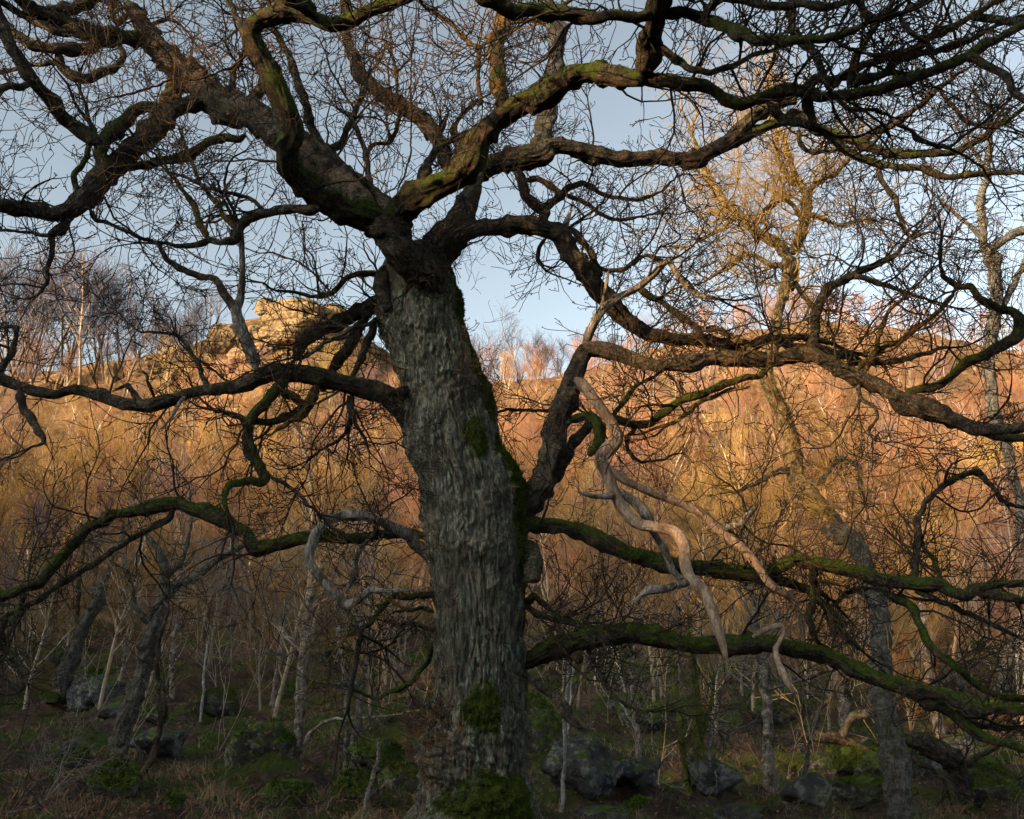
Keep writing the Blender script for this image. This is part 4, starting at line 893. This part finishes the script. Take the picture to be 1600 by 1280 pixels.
mid_tree('birch_tree', 'silver birch with peeling pale trunk left of the oak, its crown lost among limbs', '''
T|trunk||birch|.3|.35|C2 160,1292,74 168,1150,66 180,1020,60 190,850,56 198,700,52 212,560,50 228,400,44 240,280,38 246,150,30 250,20,26 B2 250,1100,22 235,950,18 200,800,12
a|branch|T|birch|-.2|.6|C2 185,1010,32 215,950,26 250,890,24 300,850,20 370,834,14 500,826,10 640,812,8 725,795,6
b|branch|T||.2|.9|C2 215,560,28 150,480,24 90,400,18 40,330,12
c|branch|T||.2|.9|C2 232,380,24 290,280,20 330,200,14 350,100,10
''', 'birch', 'twig_grey', d=15.5, dens=1.2, scale=1.3)
mid_tree('birch_tree', 'thin birch stem between the silver birch and the oak trunk', '''
T|trunk||birch|.3|.6|C2 392,1290,44 405,1150,44 430,1040,40 440,900,34 455,780,30 490,600,24 500,450,22 510,340,20 515,200,16 530,60,12
a|branch|T|birch|.2|.6|C2 385,1200,20 398,1000,20 402,800,20 390,600,24 370,480,22 360,400,16 350,280,10
''', 'birch', 'twig_grey', d=16.5, scale=1.2)
mid_tree('birch_snag', 'short leaning dead birch stem near the foot of the oak', '''
T|trunk||birch|.1|0|C2 470,1255,26 508,1150,26 540,1000,24 552,935,18
''', 'birch', 'twig', cat='dead tree')
mid_tree('birch_tree', 'birch with brightly lit upper stem just left of the oak trunk on the slope', '''
T|trunk||birch|.3|.8|C2 575,620,30 565,500,30 560,440,26 548,380,20 530,280,16 510,150,12
''', 'birch', 'twig_grey', scale=1.6)
mid_tree('birch_tree', 'slim pale birch left of the silver birch', '''
T|trunk||birch|.3|.8|C2 65,825,26 85,680,24 105,560,22 130,400,18 160,270,15 180,180,12 190,60,9
''', 'birch', 'twig_grey', scale=1.5)
mid_tree('sapling', 'pale sapling snag standing alone on the mossy slope at left', '''
T|trunk||pole|.1|.1|C1 885,862,18 895,800,16 902,740,16 905,650,14 915,560,13 922,488,9
''', 'pole', 'twig_grey')
mid_tree('birch_tree', 'small russet birch behind the thick grey leaning trunk', '''
T|trunk||birch|.2|.8|C1 766,742,26 760,640,25 768,540,25 780,450,22 790,380,20 806,290,15 820,160,10
''', 'birch', 'twig_ochre', scale=1.4)
mid_tree('hazel_tree', 'sinuous dark stem crossing in front of the thick grey leaning trunk', '''
T|trunk||bark|.3|.3|C1 490,1300,50 530,1240,48 600,1130,40 670,1010,35 702,900,30 712,780,26 700,650,25 702,520,24 728,420,20 745,340,15 750,240,12 700,140,9
a|branch|T||.2|.8|C1 700,900,20 740,800,18 735,740,14 720,600,10
''', 'bark', 'twig', d=14.5, scale=1.1)
mid_tree('hazel_tree', 'orange lit slim stem between the two leaning trunks at left', '''
T|trunk||birch|.2|.8|C1 545,695,18 550,600,16 560,500,15 565,400,14 575,280,10
''', 'birch', 'twig_ochre', scale=1.4)
mid_tree('sapling', 'tall bluish pale pole leaning beside the big dark boulder', '''
T|trunk||pole|.1|.05|C3 218,1250,22 228,1120,21 235,1000,20 232,900,20 238,800,19 245,700,17 252,600,14 255,560,12
''', 'pole', 'twig_grey', d=12.6)
mid_tree('sapling', 'shorter pale pole right behind the tall pole by the boulder', '''
T|trunk||pole|.1|.05|C3 250,860,12 258,760,12 264,680,12 272,600,11 278,560,10
''', 'pole', 'twig_grey', d=14.5)
mid_tree('birch_tree', 'white speckled young birch right of the dark boulder', '''
T|trunk||birch|.3|.8|C3 560,1290,36 565,1120,35 562,950,34 550,840,28 535,740,18 534,650,14 540,560,12 548,400,9
a|branch|T|pole|.1|1|C3 560,900,18 520,820,14 480,760,10 
''', 'birch', 'twig_grey', d=15, scale=1.2)
mid_tree('alder_tree', 'green mossy multi stemmed young tree right of centre at the bottom', '''
T|trunk||green|.2|.5|C3 862,1310,112 852,1190,80 838,1060,62 830,900,58 822,780,56 812,650,44 802,560,38 790,470,20 780,330,12
a|limb|T|green|-.2|.6|C3 840,1250,56 795,1160,50 768,1060,40 758,930,36 745,800,34 722,680,25 715,580,20 700,450,12
b|limb|T|green|.2|.8|C3 830,920,36 870,820,26 890,740,20 900,640,14
c|branch|T|pole|.2|.8|C3 860,1150,20 875,1040,16 882,900,15 905,820,12 915,760,8
''', 'green', 'twig_grey', d=14.2, dens=1.3, scale=1.1)
mid_tree('birch_tree', 'grey birch on the shaded slope below the lowest right limb', '''
T|trunk||birch|.4|.6|C3 1150,1155,80 1140,1050,62 1138,900,56 1134,760,52 1120,640,44 1100,540,38 1085,420,34 1070,320,26 1050,180,18
a|limb|T||.3|1|C3 1110,640,20 1150,520,16 1180,400,12
''', 'birch', 'twig_grey', scale=1.5)
mid_tree('birch_tree', 'birch with flaking pale patches behind the right side of the lowest limb', '''
T|trunk||birch|.4|.6|C3 1475,860,60 1462,720,52 1442,620,46 1420,480,36 1390,330,28 1370,160,20
''', 'birch', 'twig_ochre', scale=1.6)
mid_tree('birch_tree', 'broad pale birch butt standing behind the fallen dark limb at right', '''
T|trunk||birch|.4|.6|C4 1045,915,66 1035,850,60 1015,770,50 1000,640,40 980,460,32 960,300,24
''', 'birch', 'twig_grey', scale=1.6)
mid_tree('birch_snag', 'thin dead stem in shade between the green tree and the reddish trunk', '''
T|trunk||grey|.1|.3|C4 440,1190,34 448,1080,30 462,980,26 472,925,18
''', 'grey', 'twig_grey', cat='dead tree')
mid_tree('oak_tree', 'dark low crooked tree with arms curling through the shade at lower right', '''
T|trunk||bark|.2|.5|C4 740,1000,40 700,960,40 600,920,56 520,910,60 440,905,54 430,850,34 370,780,30 300,700,26 270,620,18
a|limb|T|grey|-.2|.9|C4 590,920,46 640,850,42 670,815,44 740,810,50
b|branch|T||.1|1|C4 500,900,30 500,820,24 560,740,20 600,690,14
''', 'bark', 'twig', dens=1.4, scale=1.1)
mid_tree('uprooted_stump', 'black uprooted stump with drooping root arms at the lower right', '''
T|trunk||bark|-.2|.4|C4 1150,1200,60 1140,1120,80 1110,1030,118 1050,965,112 960,930,92 890,925,60
a|root|T||-.3|.4|C4 940,940,36 935,1000,28 960,1040,26 1010,1050,26 1060,1090,20
b|root|T||.1|.4|C4 1150,1060,36 1200,1000,34 1270,975,26 1320,950,16
''', 'bark', 'twig', cat='stump')
for nm_, lb_, tx_ in (('fallen_branch', 'dead branch slanting on the moss left of the reddish right trunk', 'T|limb||snag|.3|0|C4 590,1000,14 650,968,16 700,935,14 728,918,10'),
                      ('fallen_branch', 'thin stick lying on the slope below the slanting dead branch', 'T|limb||snag|.3|0|C4 600,1090,8 660,1050,9 735,1002,7'),
                      ('fallen_branch', 'pale dead branch at the lower left corner', 'T|limb||snag|.3|.4|C1 -10,1262,14 80,1245,13 150,1225,11 200,1195,8')):
    mid_tree(nm_, lb_, tx_, 'snag', 'twig_grey', cat='fallen branch')
MARKS = [(905, 'dark boulder'), (130, 'far left leaning trunk'), (190, 'thick grey leaning trunk'), (312, 'lone pale snag'), (462, 'silver birch'), (545, 'thin birch stem'), (602, 'brightly lit birch'),
         (880, 'tall pale pole'), (997, 'speckled young birch'), (1095, 'green mossy tree'), (1205, 'grey birch in shade'), (1315, 'flaking birch'), (1395, 'leaning golden birch'), (1500, 'black stump'), (1570, 'right edge tree')]
used = set()
for (x_, y_, mt_, o_) in sorted(STONES, key=lambda s: s[1]):
    for mx, mn in sorted(MARKS, key=lambda k_: abs(k_[0] - x_)):
        lb = '%s stone %s, %s of the %s' % ('mossy' if mt_ == 'mossrock' else 'grey', 'high on the slope' if y_ < 1080 else 'midway down the slope' if y_ < 1165 else 'near the front', 'left' if x_ < mx else 'right', mn)
        if lb not in used: used.add(lb); o_['label'] = lb; break
print('twig segments with middle trees', nseg)

# ------------------------------------------------------------------ trees of the hillside wood
def template(seed, kind):
    rr = random.Random(seed); limbs = []; tw = []
    H = rr.uniform(6.2, 8.0); lean = (rr.uniform(-.12, .12), rr.uniform(-.12, .12))
    def curve(p, d, L, r, n, crook, up):
        pts = [p]; rs = [r]
        for i in range(n):
            j = rnd_unit(rr); d = norm((d[0] + j[0] * crook, d[1] + j[1] * crook, d[2] + j[2] * crook + up))
            p = (p[0] + d[0] * L / n, p[1] + d[1] * L / n, p[2] + d[2] * L / n); pts.append(p); rs.append(max(.012, r * (1 - .85 * (i + 1) / n)))
        return pts, rs
    if kind == 'slim': st, n0, sp, cr = 1, 17, .75, .09
    elif kind == 'bushy': st, n0, sp, cr = rr.choice((2, 3)), 10, .9, .16
    else: st, n0, sp, cr = 1, 13, 1.05, .2
    for q in range(st):
        dd = norm((lean[0] + (rr.uniform(-.35, .35) if st > 1 else 0), lean[1] + (rr.uniform(-.35, .35) if st > 1 else 0), 1))
        pts, rs = curve((0, 0, -.4), dd, H * (1 if q == 0 else .85), (.085 if kind == 'slim' else .12) if st == 1 else .075, 12, cr, .04)
        limbs.append((pts, rs))
        for k in range(n0):
            u = rr.uniform(.22, .97); i = int(u * 11); p = pts[i]; f = u * 11 - i
            p = tuple(pts[i][c] * (1 - f) + pts[i + 1][c] * f for c in range(3))
            a = rr.uniform(0, 6.283); d = norm((math.cos(a) * sp, math.sin(a) * sp, rr.uniform(.35, 1.1)))
            L = H * rr.uniform(.2, .42) * (1.2 - u * .75)
            lp, lr = curve(p, d, L, rs[i] * .5, 6, .2, .1)
            limbs.append((lp, lr))
            for j in range(1, 7):
                for z in range(2):
                    d2 = norm((lp[j][0] - lp[j - 1][0], lp[j][1] - lp[j - 1][1], lp[j][2] - lp[j - 1][2])); a2 = rnd_unit(rr)
                    d2 = norm((d2[0] + a2[0] * .9, d2[1] + a2[1] * .9, d2[2] + a2[2] * .9))
                    grow(tw, lp[j], d2, rr.uniform(.45, 1.3), .012, 1, rr, crook=.15, step=.26, up=.11, rmin=.0075, spread=.6, fork=.6, spur=False)
    VV, FF, o = [], [], 0
    for pts, rs in limbs:
        V, Fq = tube(np.array(pts), np.array(rs), 6, None, cap=False); VV.append(V); FF.append(Fq + o); o += len(V)
    tm = mesh('trunk', np.vstack(VV), np.vstack(FF), None)
    cm = segs_mesh('twigs', [s[0] for s in tw], [s[1] for s in tw], [s[2] for s in tw], [s[3] for s in tw], None)
    return tm, cm, len(tw)
TP = []
for k, kd in enumerate(['slim', 'slim', 'round', 'bushy', 'round', 'slim', 'bushy']):
    tm, cm, n_ = template(100 + k, kd); TP.append((kd, tm, cm)); print('template', kd, n_)
def with_mat(m, mat):
    c = m.copy(); c.materials.clear(); c.materials.append(mat); return c
CM = {}
for k, (kd, tm, cm) in enumerate(TP):
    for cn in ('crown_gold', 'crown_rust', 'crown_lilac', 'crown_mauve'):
        CM[k, cn] = (with_mat(tm, M['trunk_far' if kd == 'slim' and cn != 'crown_lilac' else 'trunk_dark']), with_mat(cm, M[cn]))  # shade tinted skyline trees take the dark trunk too
rh = random.Random(5); cand = []
for tries in range(9000):
    y = 22 + 109 * rh.random() ** .85; x = rh.uniform(-.62, .62) * y
    q = x / y
    if y > 118 and rh.random() < .5: continue
    # leave the crag and its heather slope open
    if y < 31 and (-.09 < q < .03 or rh.random() < .1): continue
    if -.34 < q < -.12 and y > 84: continue
    if -.46 < q < -.2 and y > 92 and rh.random() < .6: continue
    gap = (1.5 + y * .014 + rh.random() * .8) * (.78 if y < 38 else 1)
    if any((x - a) ** 2 + (y - b_) ** 2 < gap * gap for a, b_, *_ in cand): continue
    cand.append((x, y))
cand.sort(key=lambda c: c[1]); print('hillside trees', len(cand))
LB = dict(slim='slender bare birch with fine twigs standing in the hillside wood', round='spreading bare young oak standing in the hillside wood', bushy='bushy many stemmed bare tree standing in the hillside wood')
GR = dict(slim='slender birches of the hillside wood', round='young oaks of the hillside wood', bushy='many stemmed trees of the hillside wood')
NMK = dict(slim='birch_tree', round='young_oak_tree', bushy='willow_tree')
rest = {}
for i, (x, y) in enumerate(cand):
    q = x / y; k = rh.choice([0, 1, 5, 0, 1]) if y < 31 else rh.choice([0, 1, 5, 2, 4, 3, 6, 3] if y < 60 else [0, 1, 5, 0, 1, 3, 6, 2])
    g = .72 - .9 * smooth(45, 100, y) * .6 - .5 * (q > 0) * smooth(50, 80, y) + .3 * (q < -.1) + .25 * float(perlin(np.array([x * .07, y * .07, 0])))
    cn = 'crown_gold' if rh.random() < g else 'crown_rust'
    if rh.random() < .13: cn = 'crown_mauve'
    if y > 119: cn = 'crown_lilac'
    sc = rh.uniform(.62, 1.12) * (.8 if y > 85 else 1) * (.62 if y < 31 else .85 if y < 40 else 1); rz = rh.uniform(0, 6.283); z = hz(x, y)
    if i < 292:
        kd = TP[k][0]
        pxx = 800 + q * F
        where = 'far left' if pxx < 220 else 'left' if pxx < 480 else 'just left of the trunk' if pxx < 700 else 'just right of the trunk' if pxx < 960 else 'right of centre' if pxx < 1260 else 'far right'
        lvl = 'foot' if y < 38 else 'lower part' if y < 50 else 'middle' if y < 64 else 'upper part'
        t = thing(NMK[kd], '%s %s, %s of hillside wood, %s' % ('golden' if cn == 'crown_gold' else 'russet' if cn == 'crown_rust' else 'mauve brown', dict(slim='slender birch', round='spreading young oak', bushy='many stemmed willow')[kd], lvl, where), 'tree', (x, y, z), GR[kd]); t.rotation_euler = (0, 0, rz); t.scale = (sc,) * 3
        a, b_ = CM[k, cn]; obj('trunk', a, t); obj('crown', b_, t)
    else: rest.setdefault((k, cn), []).append((x, y, z, rz, sc))
# bare trees tinted lilac as if in shade, on the skyline, in the left distance and behind the dip in the middle
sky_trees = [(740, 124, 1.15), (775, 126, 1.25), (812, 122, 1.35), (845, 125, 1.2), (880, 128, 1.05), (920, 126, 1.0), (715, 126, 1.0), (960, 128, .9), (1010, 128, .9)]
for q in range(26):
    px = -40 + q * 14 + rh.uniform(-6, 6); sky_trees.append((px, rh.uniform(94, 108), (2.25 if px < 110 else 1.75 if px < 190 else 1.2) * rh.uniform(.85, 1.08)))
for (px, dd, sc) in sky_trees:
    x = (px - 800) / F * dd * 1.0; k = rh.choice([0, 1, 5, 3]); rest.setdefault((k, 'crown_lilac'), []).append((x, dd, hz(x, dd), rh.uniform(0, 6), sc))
def gn_instances(groups):
    """the farther trees as one mass: geometry nodes put the two meshes of each kind on the points"""
    ng = bpy.data.node_groups.new('far_wood', 'GeometryNodeTree')
    ng.interface.new_socket('Geometry', in_out='INPUT', socket_type='NodeSocketGeometry'); ng.interface.new_socket('Geometry', in_out='OUTPUT', socket_type='NodeSocketGeometry')
    N = ng.nodes; L = ng.links; gi = N.new('NodeGroupInput'); go = N.new('NodeGroupOutput'); jn = N.new('GeometryNodeJoinGeometry')
    def nattr(nm, ty):
        a = N.new('GeometryNodeInputNamedAttribute'); a.data_type = ty; a.inputs['Name'].default_value = nm; return a.outputs[0]
    pts, rot, scl, kid = [], [], [], []
    for j, (key, lst) in enumerate(groups.items()):
        for (x, y, z, rz, sc) in lst: pts.append((x, y, z)); rot.append((0, 0, rz)); scl.append(sc); kid.append(j)
        cmp_ = N.new('FunctionNodeCompare'); cmp_.data_type = 'INT'; cmp_.operation = 'EQUAL'; L.new(nattr('kid', 'INT'), cmp_.inputs[2]); cmp_.inputs[3].default_value = j
        for src in key:
            oi = N.new('GeometryNodeObjectInfo'); oi.inputs['Object'].default_value = src; oi.transform_space = 'ORIGINAL'
            ip = N.new('GeometryNodeInstanceOnPoints'); L.new(gi.outputs[0], ip.inputs['Points']); L.new(cmp_.outputs[0], ip.inputs['Selection'])
            L.new(oi.outputs['Geometry'], ip.inputs['Instance']); L.new(nattr('rot', 'FLOAT_VECTOR'), ip.inputs['Rotation']); L.new(nattr('scl', 'FLOAT'), ip.inputs['Scale'])
            L.new(ip.outputs[0], jn.inputs[0])
    L.new(jn.outputs[0], go.inputs[0])
    m = bpy.data.meshes.new('far_wood'); m.from_pydata(pts, [], [])
    a = m.attributes.new('rot', 'FLOAT_VECTOR', 'POINT'); a.data.foreach_set('vector', np.array(rot, np.float32).ravel())
    a = m.attributes.new('scl', 'FLOAT', 'POINT'); a.data.foreach_set('value', np.array(scl, np.float32))
    a = m.attributes.new('kid', 'INT', 'POINT'); a.data.foreach_set('value', np.array(kid, np.int32))
    return m, ng
first = {}
for o in S.objects:
    if o.type == 'MESH' and o.parent and o.parent.get('group', '').endswith('hillside wood'): first.setdefault(o.data.name, o)
groups = {}; wh = []
# one standing tree in the lilac shade tint and any kind not yet standing keeps the node group supplied with meshes
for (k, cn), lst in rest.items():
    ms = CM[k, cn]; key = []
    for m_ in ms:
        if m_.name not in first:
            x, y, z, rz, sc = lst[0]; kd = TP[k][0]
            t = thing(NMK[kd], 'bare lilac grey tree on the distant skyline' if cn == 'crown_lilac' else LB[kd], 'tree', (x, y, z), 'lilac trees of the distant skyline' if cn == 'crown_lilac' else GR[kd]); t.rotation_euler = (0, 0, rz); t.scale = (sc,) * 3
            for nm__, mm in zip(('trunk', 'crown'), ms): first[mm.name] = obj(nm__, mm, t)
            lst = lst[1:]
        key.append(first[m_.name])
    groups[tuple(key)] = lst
m_, ng = gn_instances(groups)
fw = obj('far_wood', m_, kind='stuff', label='mass of bare trees covering the far hillside', category='wood')
md = fw.modifiers.new('far_wood', 'NODES'); md.node_group = ng
# unseen trees added on the ridge behind the viewer to break the sunlight
g2 = {}
for q in range(130):
    u = -rh.uniform(40, 62); vv = rh.uniform(-70, 70); x = u * UX + vv * UY; y = u * UY - vv * UX
    k = rh.choice([2, 4, 3]); key = (first.get(CM[k, 'crown_gold'][0].name), first.get(CM[k, 'crown_gold'][1].name))
    if None in key or abs(vv + 6.3) < 1.6: continue  # gap left in the added trees so sun reaches the dead limb
    g2.setdefault(key, []).append((x, y, hz(x, y), rh.uniform(0, 6), rh.uniform(.9, 1.5)))
m_, ng = gn_instances(g2)
rw = obj('ridge_wood', m_, kind='stuff', label='bare wood on the ridge behind the viewpoint', category='wood'); md = rw.modifiers.new('ridge_wood', 'NODES'); md.node_group = ng

# ------------------------------------------------------------------ ground cover
def blades(name, n, ymin, ymax, h0, h1, w, mat, label, clump=0.0, lean=.6, freq=.5, thr=-.05, seed=1, curl=True, cat='grass', fx=.62):
    rs = np.random.RandomState(seed); t = rs.rand(n * 3); y = ymin * (ymax / ymin) ** t; x = (rs.rand(n * 3) * 2 - 1) * fx * y
    P = np.stack([x, y, x * 0 + seed * 7], -1); keep = perlin(P * freq) > thr; x, y = x[keep][:n], y[keep][:n]; n = len(x)
    z = height(x, y); far = np.clip(y / 14, 1, 2.4)
    h = rs.uniform(h0, h1, n) * (1 + .0 * far); a = rs.rand(n) * 6.283
    cl = perlin(np.stack([x, y, x * 0], -1) * 1.4 + 3) * 6
    d = np.stack([np.cos(cl + a * .5), np.sin(cl + a * .5), 0 * a], -1) * (lean * rs.uniform(.3, 1.3, n))[:, None]
    p0 = np.stack([x, y, z - .02], -1); p1 = p0 + (d * .35 + np.array([0, 0, .62])) * h[:, None]; p2 = p0 + (d * 1.2 + np.array([0, 0, .75])) * h[:, None]
    s = np.stack([-np.sin(a), np.cos(a), 0 * a], -1) * (w * far)[:, None]
    V = np.stack([p0 - s, p0 + s, p1 + s * .7, p1 - s * .7, p2 + s * .12, p2 - s * .12], 1).reshape(-1, 3); o = np.arange(n)[:, None] * 6
    Fq = np.concatenate([o + np.array([[0, 1, 2, 3]]), o + np.array([[3, 2, 4, 5]])], 0)
    obj(name, mesh(name, V, Fq, M[mat], sm=False), kind='stuff', label=label, category=cat)
blades('dead_grass', 26000, 8, 40, .06, .24, .0045, 'grass', 'pale dead grass and bracken stalks over the woodland floor', lean=1.5, thr=-.1, seed=1)
blades('green_grass', 26000, 8, 40, .05, .15, .005, 'greengrass', 'green grass and moss tufts between the stones', lean=1.1, freq=.8, thr=.12, seed=2)
blades('dead_bracken', 10000, 9, 60, .05, .22, .008, 'bracken', 'collapsed rust brown bracken on the slope', lean=2.2, freq=.35, thr=.16, seed=3, cat='bracken')
# leaf litter
rs = np.random.RandomState(9); n = 36000; y = 8 * (34 / 8) ** rs.rand(n); x = (rs.rand(n) * 2 - 1) * .62 * y; z = height(x, y) + .015
a = rs.rand(n) * 6.283; sz = rs.uniform(.012, .03, n) * np.clip(y / 14, 1, 2)
u_ = np.stack([np.cos(a), np.sin(a), rs.normal(size=n) * .35], -1) * sz[:, None]; v_ = np.stack([-np.sin(a), np.cos(a), rs.normal(size=n) * .35], -1) * sz[:, None] * .6
p = np.stack([x, y, z], -1); V = np.stack([p - u_, p - v_, p + u_, p + v_], 1).reshape(-1, 3)
obj('leaf_litter', mesh('leaf_litter', V, np.arange(n * 4).reshape(-1, 4), M['leaf'], sm=False), kind='stuff', label='brown fallen oak leaves scattered over the ground', category='leaf litter')
# brushwood: thin tangled shoots standing on the slope
sg = []; sp_ = []
for q in range(330):
    y = 15 + 32 * rng.random() ** .6; x = rng.uniform(-.6, .6) * y
    if y < 20 and abs(x - (-.3)) < 1.5: continue
    L_ = rng.uniform(.7, 2.4) * (1 if y < 22 else 1.3); z = hz(x, y)
    for j in range(rng.choice((1, 2, 3))):
        grow(sg if rng.random() < .7 else sp_, (x, y, z - .05), norm((rng.uniform(-.7, .7), rng.uniform(-.7, .7), 1)), L_, .008 * y / 20, 2, rng, crook=.22, step=.2, up=.05, rmin=.0035 * max(1, y / 15), fork=.4, spur=False)
base0 = np.zeros(3)
o = twigs_obj('brushwood', sg, M['twig_grey'], None, base0, kind='stuff', label='grey brown thicket of thin shoots over the slope', category='brushwood')
o = twigs_obj('brushwood', sp_, M['twig_pale'], None, base0, kind='stuff', label='pale straw coloured thicket of thin shoots over the slope', category='brushwood')
print('brush', len(sg), len(sp_))
print('TRIS', sum(m.polygons[0].loop_total - 2 and 2 * len(m.polygons) or len(m.polygons) for m in bpy.data.meshes if m.users and len(m.polygons)))
if 0:
    from collections import Counter
    cc = Counter()
    for m in bpy.data.meshes:
        if len(m.polygons): cc[m.name.split('.')[0]] += (m.polygons[0].loop_total - 2) * len(m.polygons)
    print(cc.most_common(30))
